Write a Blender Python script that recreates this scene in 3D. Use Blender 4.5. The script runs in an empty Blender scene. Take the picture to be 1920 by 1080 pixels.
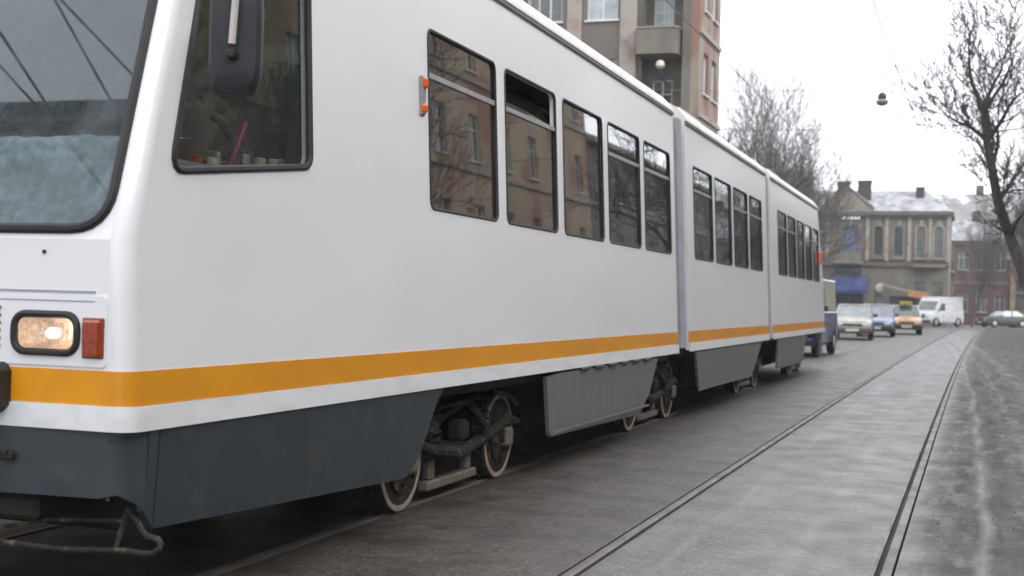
import bpy, math, random
from mathutils import Vector, Matrix, noise
from mathutils.geometry import tessellate_polygon
random.seed(7)
R = math.radians
sc = bpy.context.scene
col = sc.collection

# ------------------------------------------------------------------ camera
cam_d = bpy.data.cameras.new('camera'); cam = bpy.data.objects.new('camera', cam_d); col.objects.link(cam)
cam_d.sensor_width = 36.0; cam_d.lens = 2500/1920*36.0
cam_d.clip_start = 0.05; cam_d.clip_end = 3000
cam.rotation_mode = 'QUATERNION'
yaw, pitch, roll = R(19.0), R(0.43), 0.027
M_ = Matrix.Rotation(yaw, 4, 'Z') @ Matrix.Rotation(R(90)+pitch, 4, 'X') @ Matrix.Rotation(roll, 4, 'Z')
cam.matrix_world = Matrix.Translation((0, 0, 1.32)) @ M_
cam_d.dof.use_dof = True; cam_d.dof.focus_distance = 7.5; cam_d.dof.aperture_fstop = 3.2
sc.camera = cam

# ------------------------------------------------------------------ sky, sun, exposure (overcast winter day)
w = bpy.data.worlds.new('World'); sc.world = w; w.use_nodes = True
nt = w.node_tree; nt.nodes.clear()
out = nt.nodes.new('ShaderNodeOutputWorld'); bg = nt.nodes.new('ShaderNodeBackground')
sky = nt.nodes.new('ShaderNodeTexSky'); sky.sky_type = 'NISHITA'; sky.sun_disc = False
SUN_EL, SUN_ROT = R(30), R(118)
sky.sun_elevation = SUN_EL; sky.sun_rotation = SUN_ROT; sky.air_density = 2; sky.dust_density = 4
hs = nt.nodes.new('ShaderNodeHueSaturation'); hs.inputs['Saturation'].default_value = 0.12
mixw = nt.nodes.new('ShaderNodeMixRGB'); mixw.inputs[0].default_value = 0.86
mixw.inputs[2].default_value = (12.5, 12.85, 13.6, 1)
nt.links.new(sky.outputs[0], hs.inputs['Color']); nt.links.new(hs.outputs[0], mixw.inputs[1])
nt.links.new(mixw.outputs[0], bg.inputs[0]); bg.inputs[1].default_value = 0.1
nt.links.new(bg.outputs[0], out.inputs[0])
sun_d = bpy.data.lights.new('sun', 'SUN'); sun_d.energy = 1.0; sun_d.angle = R(25); sun_d.color = (1, .97, .93)
sun = bpy.data.objects.new('sun', sun_d); col.objects.link(sun)
sdir = Vector((math.sin(SUN_ROT)*math.cos(SUN_EL), math.cos(SUN_ROT)*math.cos(SUN_EL), math.sin(SUN_EL)))
sun.rotation_mode = 'QUATERNION'; sun.rotation_quaternion = (-sdir).to_track_quat('-Z', 'Y'); sun.location = sdir*200
sc.view_settings.view_transform = 'Standard'; sc.view_settings.look = 'None'
sc.view_settings.exposure = 0.95; sc.view_settings.gamma = 1; sc.view_settings.use_curve_mapping = False
sc.render.engine = 'CYCLES'
sc.cycles.max_bounces = 8; sc.cycles.transparent_max_bounces = 12

# ------------------------------------------------------------------ materials
def mat(name, c1, c2=None, scale=4, rough=.6, rough2=None, metal=0, bump=0, bscale=40, detail=6,
        stretch=(1, 1, 1), lo=.35, hi=.65, spec=.5, c3=None, s3=1.0, lo3=.55, hi3=.7, coat=0, emit=0):
    m = bpy.data.materials.new(name); m.use_nodes = True
    n = m.node_tree.nodes; l = m.node_tree.links
    b = n['Principled BSDF']
    b.inputs['Roughness'].default_value = rough; b.inputs['Metallic'].default_value = metal
    b.inputs['Specular IOR Level'].default_value = spec; b.inputs['Coat Weight'].default_value = coat
    b.inputs['Coat Roughness'].default_value = .08
    b.inputs['Base Color'].default_value = (*c1, 1)
    geo = n.new('ShaderNodeNewGeometry'); mp = n.new('ShaderNodeMapping')
    mp.inputs['Scale'].default_value = stretch
    l.new(geo.outputs['Position'], mp.inputs[0])
    src = None
    if c2 is not None:
        t = n.new('ShaderNodeTexNoise'); t.inputs['Scale'].default_value = scale; t.inputs['Detail'].default_value = detail
        l.new(mp.outputs[0], t.inputs['Vector'])
        r = n.new('ShaderNodeMapRange'); r.inputs[1].default_value = lo; r.inputs[2].default_value = hi
        l.new(t.outputs[0], r.inputs[0])
        mx = n.new('ShaderNodeMixRGB'); mx.inputs[1].default_value = (*c1, 1); mx.inputs[2].default_value = (*c2, 1)
        l.new(r.outputs[0], mx.inputs[0]); src = mx.outputs[0]
        if rough2 is not None:
            rr = n.new('ShaderNodeMapRange'); rr.inputs[1].default_value = lo; rr.inputs[2].default_value = hi
            rr.inputs[3].default_value = rough; rr.inputs[4].default_value = rough2
            l.new(t.outputs[0], rr.inputs[0]); l.new(rr.outputs[0], b.inputs['Roughness'])
    if c3 is not None:
        t3 = n.new('ShaderNodeTexNoise'); t3.inputs['Scale'].default_value = s3; t3.inputs['Detail'].default_value = 4
        l.new(mp.outputs[0], t3.inputs['Vector'])
        r3 = n.new('ShaderNodeMapRange'); r3.inputs[1].default_value = lo3; r3.inputs[2].default_value = hi3
        l.new(t3.outputs[0], r3.inputs[0])
        mx3 = n.new('ShaderNodeMixRGB'); mx3.inputs[2].default_value = (*c3, 1)
        if src: l.new(src, mx3.inputs[1])
        else: mx3.inputs[1].default_value = (*c1, 1)
        l.new(r3.outputs[0], mx3.inputs[0]); src = mx3.outputs[0]
    if src: l.new(src, b.inputs['Base Color'])
    if bump:
        tb = n.new('ShaderNodeTexNoise'); tb.inputs['Scale'].default_value = bscale; tb.inputs['Detail'].default_value = 5
        l.new(mp.outputs[0], tb.inputs['Vector'])
        bp = n.new('ShaderNodeBump'); bp.inputs['Strength'].default_value = bump; bp.inputs['Distance'].default_value = .02
        l.new(tb.outputs[0], bp.inputs['Height']); l.new(bp.outputs[0], b.inputs['Normal'])
    if emit:
        b.inputs['Emission Color'].default_value = (*c1, 1); b.inputs['Emission Strength'].default_value = emit
    return m

def glass(name, tint, base=.05, rough=.02, dirt_haze=0, dirt_haze_col=(.4, .42, .42)):
    m = bpy.data.materials.new(name); m.use_nodes = True
    n = m.node_tree.nodes; l = m.node_tree.links; n.clear()
    o = n.new('ShaderNodeOutputMaterial'); tr = n.new('ShaderNodeBsdfTransparent'); gl = n.new('ShaderNodeBsdfGlossy')
    tr.inputs[0].default_value = (*tint, 1); gl.inputs['Roughness'].default_value = rough
    gl.inputs['Color'].default_value = (.92, .95, .96, 1)
    lw = n.new('ShaderNodeLayerWeight'); lw.inputs[0].default_value = .5
    p5 = n.new('ShaderNodeMath'); p5.operation = 'POWER'; p5.inputs[1].default_value = 4.0
    ma = n.new('ShaderNodeMath'); ma.operation = 'MULTIPLY_ADD'; ma.inputs[1].default_value = 1-base; ma.inputs[2].default_value = base
    l.new(lw.outputs['Facing'], p5.inputs[0]); l.new(p5.outputs[0], ma.inputs[0])
    mx = n.new('ShaderNodeMixShader'); l.new(ma.outputs[0], mx.inputs[0]); l.new(tr.outputs[0], mx.inputs[1]); l.new(gl.outputs[0], mx.inputs[2])
    last = mx.outputs[0]
    if dirt_haze:
        g = n.new('ShaderNodeNewGeometry'); t = n.new('ShaderNodeTexNoise'); t.inputs['Scale'].default_value = 5; t.inputs['Detail'].default_value = 8
        l.new(g.outputs['Position'], t.inputs['Vector'])
        r = n.new('ShaderNodeMapRange'); r.inputs[1].default_value = .4; r.inputs[2].default_value = .75; r.inputs[3].default_value = dirt_haze*.3; r.inputs[4].default_value = dirt_haze
        l.new(t.outputs[0], r.inputs[0])
        d = n.new('ShaderNodeBsdfDiffuse'); d.inputs[0].default_value = (*dirt_haze_col, 1)
        m2 = n.new('ShaderNodeMixShader'); l.new(r.outputs[0], m2.inputs[0]); l.new(last, m2.inputs[1]); l.new(d.outputs[0], m2.inputs[2]); last = m2.outputs[0]
    l.new(last, o.inputs[0])
    return m

M = {}
M['white'] = mat('tram_white_paint', (.80, .805, .82), (.82, .825, .84), 1.6, .32, .40, coat=.25, c3=(.77, .77, .77), s3=2.2, lo3=.5, hi3=.85, stretch=(1, .35, 1), bump=.012, bscale=3)
M['roofwhite'] = mat('roof_white', (.80, .79, .76), (.70, .69, .66), 3, .5)
M['trim'] = mat('white_sill_trim', (.80, .81, .83), (.66, .66, .66), 9, .45, stretch=(1, .25, 1), lo=.45, hi=.8)
M['orange'] = mat('ochre_stripe', (.76, .315, .005), (.67, .27, .007), 5, .42, stretch=(1, .3, 1))
M['skirt'] = mat('dark_grey_skirt', (.029, .039, .046), (.038, .049, .056), 3, .5, .62, c3=(.065, .068, .066), s3=7, lo3=.55, hi3=.8)
M['skirt2'] = mat('weathered_grey_skirt', (.175, .18, .188), (.15, .154, .16), 6, .6, c3=(.20, .198, .192), s3=10, lo3=.45, hi3=.8, stretch=(1, 3, .2))
M['black'] = mat('black_rubber', (.012, .012, .013), (.02, .02, .02), 8, .55)
M['blackbox'] = mat('underframe_black', (.012, .011, .010), (.025, .022, .018), 6, .85)
M['bogie'] = mat('dirty_bogie', (.028, .024, .020), (.011, .010, .008), 12, .85, c3=(.13, .11, .085), s3=16, lo3=.56, hi3=.72, bump=.4, bscale=40)
M['tyre'] = mat('wheel_steel', (.44, .37, .31), (.30, .25, .21), 14, .5, metal=.1)
M['bar'] = mat('pale_dusty_steel', (.20, .18, .15), (.13, .115, .095), 18, .7)
M['bellows'] = mat('grey_bellows', (.13, .135, .145), (.22, .22, .23), 5, .75)
M['joint'] = mat('gangway_fairing', (.42, .44, .48), (.34, .35, .38), 4, .5)
M['alu'] = mat('window_bar_metal', (.50, .51, .52), (.40, .41, .42), 20, .35, metal=.5)
M['mirror'] = mat('mirror_plastic', (.016, .018, .022), (.022, .024, .028), 8, .6)
M['rod'] = mat('mirror_rod', (.55, .52, .50), (.45, .42, .40), 20, .4)
M['seat'] = mat('seat_dark', (.035, .038, .042), (.05, .05, .052), 8, .8)
M['pseat'] = mat('passenger_seat', (.16, .07, .05), (.11, .05, .04), 8, .7)
M['inner'] = mat('tram_interior', (.22, .20, .17), (.17, .155, .13), 3, .8)
M['dash'] = mat('dashboard_grey', (.16, .165, .17), (.10, .105, .11), 9, .6)
M['cloth'] = mat('pale_reflection_cloth', (.84, .87, .87), (.46, .50, .51), 18, .85, lo=.4, hi=.6, bump=.6, bscale=14)  # pale mottle includes windscreen reflections put into the colour
M['magenta'] = mat('magenta_strap', (.17, .010, .065), None, rough=.6)
M['leafrefl'] = mat('dark_refl_leaf', (.02, .025, .018), (.03, .035, .02), 20, .7)
M['gl_side'] = glass('tram_side_glass', (.50, .47, .43), .20, .015, .07, (.30, .27, .23))
M['gl_cab'] = glass('cab_glass', (.86, .88, .87), .018, .01, .02)
M['gl_front'] = glass('windscreen_glass', (.74, .79, .80), .06, .012, .36, (.21, .235, .25))  # film is part dirt, part pale haze evening out the reflected tones
M['lens'] = glass('headlight_glass', (.95, .93, .9), .12, .03)
M['chrome'] = mat('reflector_chrome', (.95, .86, .78), (.80, .64, .52), 30, .3, metal=.55, bump=.6, bscale=50)
M['amber'] = mat('amber_lens', (.36, .05, .006), (.22, .022, .004), 60, .2, coat=.6)
M['orangelens'] = mat('orange_lens', (.80, .12, .01), (.7, .09, .01), 60, .25, coat=.6)
M['rail'] = mat('rail_head_steel', (.21, .195, .18), (.13, .118, .108), 9, .5, .65, metal=.3, stretch=(1, .3, 1))
M['groove'] = mat('rail_groove_dirt', (.025, .022, .02), (.06, .052, .045), 7, .9, stretch=(1, .25, 1))
M['bark'] = mat('bark', (.085, .072, .068), (.045, .040, .038), 9, .9, stretch=(1, 1, .3))
M['barkfar'] = mat('bark_far', (.12, .105, .095), (.08, .072, .068), 4, .95)
M['snow'] = mat('snow', (.80, .81, .84), (.70, .71, .74), 3, .7)

# ------------------------------------------------------------------ mesh helper
class MB:
    def __init__(s): s.v = []; s.f = []; s.m = []; s.mi = 0
    def add(s, vs, fs):
        o = len(s.v); s.v += [tuple(v) for v in vs]; s.f += [tuple(o+i for i in f) for f in fs]; s.m += [s.mi]*len(fs); return s
    def box(s, x0, x1, y0, y1, z0, z1):
        return s.add([(x0, y0, z0), (x1, y0, z0), (x1, y1, z0), (x0, y1, z0), (x0, y0, z1), (x1, y0, z1), (x1, y1, z1), (x0, y1, z1)],
                     [(0, 3, 2, 1), (4, 5, 6, 7), (0, 1, 5, 4), (1, 2, 6, 5), (2, 3, 7, 6), (3, 0, 4, 7)])
    def bbox(s, x0, x1, y0, y1, z0, z1, b=.02):
        # box with all edges chamfered
        X = (x0, x0+b, x1-b, x1); Y = (y0, y0+b, y1-b, y1); Z = (z0, z0+b, z1-b, z1); vs = []; idx = {}
        def p(i, j, k):
            key = (i, j, k)
            if key not in idx: idx[key] = len(vs); vs.append((X[i], Y[j], Z[k]))
            return idx[key]
        fs = []
        for a in (0, 3):
            fs += [(p(a, 1, 1), p(a, 2, 1), p(a, 2, 2), p(a, 1, 2)), (p(1, a, 1), p(2, a, 1), p(2, a, 2), p(1, a, 2)), (p(1, 1, a), p(2, 1, a), p(2, 2, a), p(1, 2, a))]
        for a, ai in ((0, 1), (3, 2)):
            for c, ci in ((0, 1), (3, 2)):
                fs += [(p(a, ci, 1), p(a, ci, 2), p(ai, c, 2), p(ai, c, 1)), (p(a, 1, ci), p(a, 2, ci), p(ai, 2, c), p(ai, 1, c)), (p(1, a, ci), p(2, a, ci), p(2, ai, c), p(1, ai, c))]
                for d, di in ((0, 1), (3, 2)): fs.append((p(a, ci, di), p(ai, c, di), p(ai, ci, d)))
        return s.add(vs, fs)
    def quad(s, a, b, c, d): return s.add([a, b, c, d], [(0, 1, 2, 3)])
    def tube(s, pts, r, n=8, closed=False, cap=True):
        pts = [Vector(p) for p in pts]; N = len(pts); rs = r if isinstance(r, (list, tuple)) else [r]*N; vs = []; fs = []
        up = None
        for i, p in enumerate(pts):
            if closed: t = pts[(i+1) % N]-pts[i-1]
            else: t = pts[min(i+1, N-1)]-pts[max(i-1, 0)]
            t.normalize()
            if up is None: up = t.orthogonal().normalized()
            else:
                up = (up-t*up.dot(t))
                up = up.normalized() if up.length > 1e-5 else t.orthogonal().normalized()
            sd = t.cross(up)
            for k in range(n):
                a = 2*math.pi*k/n; vs.append(p+(up*math.cos(a)+sd*math.sin(a))*rs[i])
        for i in range(N if closed else N-1):
            j = (i+1) % N
            for k in range(n):
                k2 = (k+1) % n; fs.append((i*n+k, i*n+k2, j*n+k2, j*n+k))
        if cap and not closed: fs.append(tuple(range(n-1, -1, -1))); fs.append(tuple((N-1)*n+k for k in range(n)))
        return s.add(vs, fs)
    def lathe(s, prof, c, axis, n=20):   # prof = [(r, along)]
        axis = Vector(axis).normalized(); u = axis.orthogonal().normalized(); w_ = axis.cross(u); c = Vector(c); vs = []; fs = []
        for r, h in prof:
            for k in range(n):
                a = 2*math.pi*k/n; vs.append(c+axis*h+(u*math.cos(a)+w_*math.sin(a))*r)
        for i in range(len(prof)-1):
            for k in range(n):
                k2 = (k+1) % n; fs.append((i*n+k, i*n+k2, (i+1)*n+k2, (i+1)*n+k))
        fs.append(tuple(range(n-1, -1, -1))); fs.append(tuple((len(prof)-1)*n+k for k in range(n)))
        return s.add(vs, fs)
    def prism(s, poly, f0, f1, holes=()):
        # poly / holes in 2D, f0 and f1 map (u,v) to the outer and the inner 3D surface
        loops = [list(poly)]+[list(h) for h in holes]
        tri = tessellate_polygon([[Vector((p[0], p[1], 0)) for p in lp] for lp in loops])
        flat = [p for lp in loops for p in lp]; n = len(flat)
        fs = [tuple(t) for t in tri]+[tuple(n+i for i in reversed(t)) for t in tri]
        o = 0
        for lp in loops:
            k = len(lp)
            for i in range(k): j = (i+1) % k; fs.append((o+i, o+j, n+o+j, n+o+i))
            o += k
        return s.add([f0(*p) for p in flat]+[f1(*p) for p in flat], fs)
    def build(s, name, m, parent=None, smooth=False, fix=True, **kw):
        me = bpy.data.meshes.new(name); me.from_pydata(s.v, [], s.f)
        for x in (m if isinstance(m, (list, tuple)) else [m]): me.materials.append(x)
        if isinstance(m, (list, tuple)):
            for p, i in zip(me.polygons, s.m): p.material_index = i
        if fix:
            import bmesh
            bm = bmesh.new(); bm.from_mesh(me); bmesh.ops.recalc_face_normals(bm, faces=bm.faces); bm.to_mesh(me); bm.free()
        if smooth:
            for p in me.polygons: p.use_smooth = True
            if smooth != 'all':
                me.set_sharp_from_angle(angle=R(35))
        me.update()
        return link(name, me, parent, **kw)

def link(name, me, parent=None, label=None, cat=None, group=None, kind=None, loc=None):
    o = bpy.data.objects.new(name, me); col.objects.link(o)
    if parent is not None: o.parent = parent
    if loc is not None: o.location = loc
    if label: o['label'] = label
    if cat: o['category'] = cat
    if group: o['group'] = group
    if kind: o['kind'] = kind
    return o
def thing(name, label, cat, loc=(0, 0, 0), rz=0, group=None):
    o = bpy.data.objects.new(name, None); col.objects.link(o); o.location = loc; o.rotation_euler = (0, 0, rz)
    o['label'] = label; o['category'] = cat
    if group: o['group'] = group
    o.empty_display_size = .2
    return o
def copy_tree(o, parent=None):
    c = o.copy(); col.objects.link(c)
    if parent is not None: c.parent = parent
    for ch in list(o.children): copy_tree(ch, c)
    return c
def rrect(u0, u1, v0, v1, r, n=4):
    pts = []
    for cx, cy, a0 in ((u1-r, v1-r, 0), (u0+r, v1-r, 90), (u0+r, v0+r, 180), (u1-r, v0+r, 270)):
        for i in range(n+1):
            a = R(a0+90*i/n); pts.append((cx+r*math.cos(a), cy+r*math.sin(a)))
    return pts
def rpoly(pts, rad, n=4):
    # polygon with rounded corners
    res = []; N = len(pts)
    for i in range(N):
        p = Vector(pts[i]); a = Vector(pts[i-1]); b = Vector(pts[(i+1) % N]); r = rad[i] if isinstance(rad, (list, tuple)) else rad
        da = (a-p).normalized(); db = (b-p).normalized(); A = p+da*r; B = p+db*r
        if r <= 0: res.append(tuple(p)); continue
        for k in range(n+1):
            t = k/n; q = A*(1-t)**2+p*2*t*(1-t)+B*t*t; res.append((q.x, q.y))
    return res

# ------------------------------------------------------------------ ground, road, rails
def smooth(a, b, x):
    t = min(1, max(0, (x-a)/(b-a))); return t*t*(3-2*t)
def bend(u, Y):      # the right-hand track bears gently right in the distance
    return .00012*max(Y, 0)**2*smooth(-3.0, -1.95, u)

def road_material():
    m = bpy.data.materials.new('wet_street_surface'); m.use_nodes = True
    n = m.node_tree.nodes; l = m.node_tree.links; b = n['Principled BSDF']
    geo = n.new('ShaderNodeNewGeometry'); sep = n.new('ShaderNodeSeparateXYZ'); l.new(geo.outputs['Position'], sep.inputs[0])
    def noise_(scale, det=5, st=(1, 1, 1), dist=0):
        mp = n.new('ShaderNodeMapping'); mp.inputs['Scale'].default_value = st; l.new(geo.outputs['Position'], mp.inputs[0])
        t = n.new('ShaderNodeTexNoise'); t.inputs['Scale'].default_value = scale; t.inputs['Detail'].default_value = det
        t.inputs['Distortion'].default_value = dist; l.new(mp.outputs[0], t.inputs['Vector']); return t.outputs[0]
    def rng(src, a, b_, c=0, d=1):
        r = n.new('ShaderNodeMapRange'); r.inputs[1].default_value = a; r.inputs[2].default_value = b_; r.inputs[3].default_value = c; r.inputs[4].default_value = d
        l.new(src, r.inputs[0]); return r.outputs[0]
    def mix(f, a, b_):
        x = n.new('ShaderNodeMixRGB')
        if isinstance(f, float): x.inputs[0].default_value = f
        else: l.new(f, x.inputs[0])
        for i, q in ((1, a), (2, b_)):
            if isinstance(q, tuple): x.inputs[i].default_value = (*q, 1)
            else: l.new(q, x.inputs[i])
        return x.outputs[0]
    def math_(op, a, b_):
        x = n.new('ShaderNodeMath'); x.operation = op
        for i, q in ((0, a), (1, b_)):
            if isinstance(q, (int, float)): x.inputs[i].default_value = q
            else: l.new(q, x.inputs[i])
        return x.outputs[0]
    # straightened lateral coordinate (follows the bend of the track)
    y2 = math_('MULTIPLY', math_('MULTIPLY', sep.outputs[1], sep.outputs[1]), .00012)
    u = math_('SUBTRACT', sep.outputs[0], y2)
    wob = math_('MULTIPLY', rng(noise_(1.3, 3), 0, 1, -1, 1), .10)
    uw = math_('ADD', u, wob)
    fine = noise_(45, 6); mid = noise_(5, 6); big = noise_(.7, 4)
    streak = noise_(4, 5, (1.6, .12, 1), .2)
    asph = mix(rng(mid, .35, .7), (.032, .026, .021), (.072, .062, .052))
    asph = mix(rng(fine, .45, .65, 0, .8), asph, (.125, .113, .10))
    asph = mix(rng(noise_(26, 5, (1, .8, 1)), .55, .65, 0, .45), asph, (.15, .137, .12))
    asph = mix(rng(noise_(2.2, 5), .5, .68, 0, .6), asph, (.026, .022, .019))
    slab = mix(rng(mid, .3, .7), (.118, .113, .106), (.175, .169, .160))
    slab = mix(rng(noise_(1.1, 4), .42, .7, 0, .65), slab, (.11, .105, .10))
    slab = mix(rng(fine, .42, .56, .75, 0), slab, (.085, .080, .073))
    slab = mix(rng(noise_(26, 5, (1, .8, 1)), .54, .64, 0, .35), slab, (.29, .28, .27))
    slab = mix(rng(noise_(14, 5, (1, .6, 1)), .52, .62, 0, .5), slab, (.11, .105, .10))
    slab = mix(rng(streak, .55, .72, 0, .35), slab, (.22, .214, .205))
    vor = n.new('ShaderNodeTexVoronoi'); vor.feature = 'DISTANCE_TO_EDGE'; vor.inputs['Scale'].default_value = 1.1
    vm = n.new('ShaderNodeVectorMath'); vm.operation = 'ADD'; tn = n.new('ShaderNodeTexNoise'); tn.inputs['Scale'].default_value = 3; tn.inputs['Detail'].default_value = 5
    vs_ = n.new('ShaderNodeVectorMath'); vs_.operation = 'SCALE'; vs_.inputs['Scale'].default_value = .5; l.new(geo.outputs['Position'], tn.inputs['Vector']); l.new(tn.outputs['Color'], vs_.inputs[0])
    l.new(geo.outputs['Position'], vm.inputs[0]); l.new(vs_.outputs[0], vm.inputs[1]); l.new(vm.outputs[0], vor.inputs['Vector'])
    crack = math_('MULTIPLY', rng(vor.outputs[0], 0, .012, 1, 0), rng(noise_(.9, 3), .45, .6))
    slab = mix(math_('MULTIPLY', crack, .75), slab, (.03, .028, .025)); asph = mix(math_('MULTIPLY', crack, .5), asph, (.015, .013, .012))
    patch = rng(noise_(.55, 6, (1, .45, 1), .8), .56, .63, 0, .5); slab = mix(patch, slab, (.078, .073, .067))
    mudc = mix(rng(streak, .38, .62), (.030, .024, .019), (.10, .088, .076))
    mudc = mix(rng(noise_(7, 7, (1, .3, 1), .6), .53, .66, 0, .75), mudc, (.17, .16, .15))
    mudc = mix(rng(noise_(22, 6, (1, .5, 1)), .5, .6, 0, .6), mudc, (.04, .036, .032))
    mudc = mix(rng(fine, .5, .7, 0, .5), mudc, (.03, .027, .025))
    base = mix(rng(uw, -1.86, -1.72), asph, slab)
    base = mix(rng(uw, -.36, -.22), base, mudc)
    # pale tyre lines pressed in the slush right of the track
    yy = math_('SUBTRACT', sep.outputs[1], 8); uc = math_('ADD', u, math_('MULTIPLY', math_('MULTIPLY', yy, yy), .0006))
    def band(c, wd):
        d = math_('ABSOLUTE', math_('SUBTRACT', math_('ADD', u if c < -.5 else uc, math_('MULTIPLY', rng(noise_(.25, 2), 0, 1, -1, 1), .12)), c), 0)
        return math_('MULTIPLY', rng(d, 0, wd, 1, 0), rng(noise_(3, 4, (1, .3, 1)), .35, .6))
    base = mix(math_('MULTIPLY', band(.10, .06), .55), base, (.30, .295, .285))
    base = mix(math_('MULTIPLY', band(.50, .07), .5), base, (.27, .265, .255))
    base = mix(math_('MULTIPLY', band(-.06, .05), .6), base, (.02, .018, .017))
    base = mix(math_('MULTIPLY', band(.26, .09), .5), base, (.03, .027, .025))
    base = mix(math_('MULTIPLY', band(.95, .25), .5), base, (.26, .255, .25))
    base = mix(math_('MULTIPLY', band(-1.45, .06), .2), base, (.36, .35, .34))
    base = mix(math_('MULTIPLY', band(-.85, .10), .2), base, (.36, .35, .34))
    l.new(base, b.inputs['Base Color'])
    wet = rng(noise_(2.6, 6), .3, .7, .38, .58)
    wet = math_('ADD', wet, rng(fine, 0, 1, -.10, .10)); wet = math_('ADD', wet, rng(u, -.35, 0, 0, .26))
    l.new(wet, b.inputs['Roughness']); b.inputs['Specular IOR Level'].default_value = .4
    h = math_('ADD', math_('MULTIPLY', fine, .35), math_('MULTIPLY', noise_(16, 5), .65))
    bp = n.new('ShaderNodeBump'); bp.inputs['Strength'].default_value = .9; bp.inputs['Distance'].default_value = .012
    l.new(h, bp.inputs['Height']); l.new(bp.outputs[0], b.inputs['Normal'])
    return m
M['road'] = road_material()

RAILS = [(-1.840, -1.775, -1.735, 1), (-.335, -.400, -.440, -1), (-3.265, -3.330, -3.370, -1), (-4.770, -4.705, -4.665, 1)]  # outer edge, gauge face, far edge of groove
def build_road():
    us = []
    x = -12.0
    edges = []
    for a, g, b_, s in RAILS:
        lo, hi = min(a, b_), max(a, b_); edges.append((lo, hi))
    grid = [-12+.5*i for i in range(14)]+[-5+.1*i for i in range(131)]+[8.5, 9.0]
    for g in grid:
        if not any(lo-.03 < g < hi+.03 for lo, hi in edges): us.append(round(g, 4))
    for lo, hi in edges: us += [lo-.016, lo-.001, lo+.0005, hi-.0005, hi+.001, hi+.02]
    us = sorted(us)
    ys = []; y = -40.0
    while y < 112: ys.append(y); y += max(.09, abs(y-3)*.02) if y > 1 else .8
    vs = []
    for y in ys:
        for u in us:
            z = 0
            near = min(min(abs(u-lo), abs(u-hi)) for lo, hi in edges)
            inside = any(lo < u < hi for lo, hi in edges)
            amp = smooth(.0, .25, near)
            nz = noise.noise((u*1.3, y*.7, 0))*.002+noise.noise((u*5, y*4, 3))*.0015
            if u > -.3:
                k = smooth(-.3, .3, u)
                nz += k*(noise.noise((u*9, y*.3, 9))*.022+noise.noise((u*2.2, y*1.1, 5))*.012)
            z += nz*amp
            if inside: z = -.055
            vs.append((u+bend(u, y), y, z))
    W = len(us); fs = [(j*W+i, j*W+i+1, (j+1)*W+i+1, (j+1)*W+i) for j in range(len(ys)-1) for i in range(W-1)]
    mb = MB(); mb.add(vs, fs)
    mb.build('road', M['road'], None, smooth='x', kind='structure')
    for i, (a, g, b_, s) in enumerate(RAILS):
        mb = MB(); vs = []
        prof = [(a+s*.013, -.054), (a+s*.013, .0005), (a+s*.018, .003), (g-s*.006, .003), (g, -.002), (g, -.034), (b_-s*.012, -.036), (b_-s*.011, -.001), (b_, 0), (b_, -.054)]
        for y in ys:
            for (u, z) in prof: vs.append((u+bend(u, y), y, z))
        W = len(prof); fs = [(j*W+k, j*W+k+1, (j+1)*W+k+1, (j+1)*W+k) for j in range(len(ys)-1) for k in range(W-1)]
        mb.add(vs, fs)
        o = mb.build('tram_rail', M['rail'], None, smooth='x', kind='structure')
        mb = MB(); vs = []
        lo, hi = sorted((g+s*.001, b_-s*.013))
        for y in ys: vs += [(lo+bend(g, y), y, -.030), (hi+bend(g, y), y, -.030)]
        mb.add(vs, [(2*j, 2*j+1, 2*j+3, 2*j+2) for j in range(len(ys)-1)])
        mb.build('groove_dirt', M['groove'], o)
build_road()
gm = mat('ground_soil', (.13, .125, .118), (.08, .075, .07), .6, .8, bump=.4, bscale=3)
MB().add([(-800, -800, -.09), (800, -800, -.09), (800, 1500, -.09), (-800, 1500, -.09)], [(0, 1, 2, 3)]).build('ground', gm, kind='structure')
MB().add([(-140, 112, 0.0), (140, 112, 0.0), (140, 127, 0.0), (-140, 127, 0.0), (-140, 112, -.3), (140, 112, -.3), (140, 127, -.3), (-140, 127, -.3)],
         [(0, 1, 2, 3), (0, 4, 5, 1), (2, 6, 7, 3)]).build('crossing_road', mat('cross_asphalt', (.13, .125, .12), (.2, .195, .19), .8, .5), kind='structure')
pm = mat('pavement_slabs', (.16, .155, .15), (.10, .095, .09), 2, .7, bump=.3, bscale=12)
km = mat('kerb_stone', (.22, .215, .205), (.14, .135, .13), 5, .7)
for (x0, x1, y0, y1, kx) in ((-13.4, -12.15, -40, 36, -12.0), (9.15, 11.9, -40, 108, 9.0)):
    MB().bbox(x0, x1, y0, y1, -.2, .12, .01).build('pavement', pm, kind='structure')
    n_ = int((y1-y0)/1.0); kb = MB()
    lo, hi = (kx-.15+.003, kx) if kx < 0 else (kx, kx+.15-.003)
    for i in range(n_): kb.bbox(lo, hi, y0+i*1.0+.006, y0+i*1.0+.994, -.2, .125, .012)
    kb.build('kerb', km, kind='stuff', label='row of grey kerb stones along the '+('left' if kx < 0 else 'right')+' pavement', cat='kerb')

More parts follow.
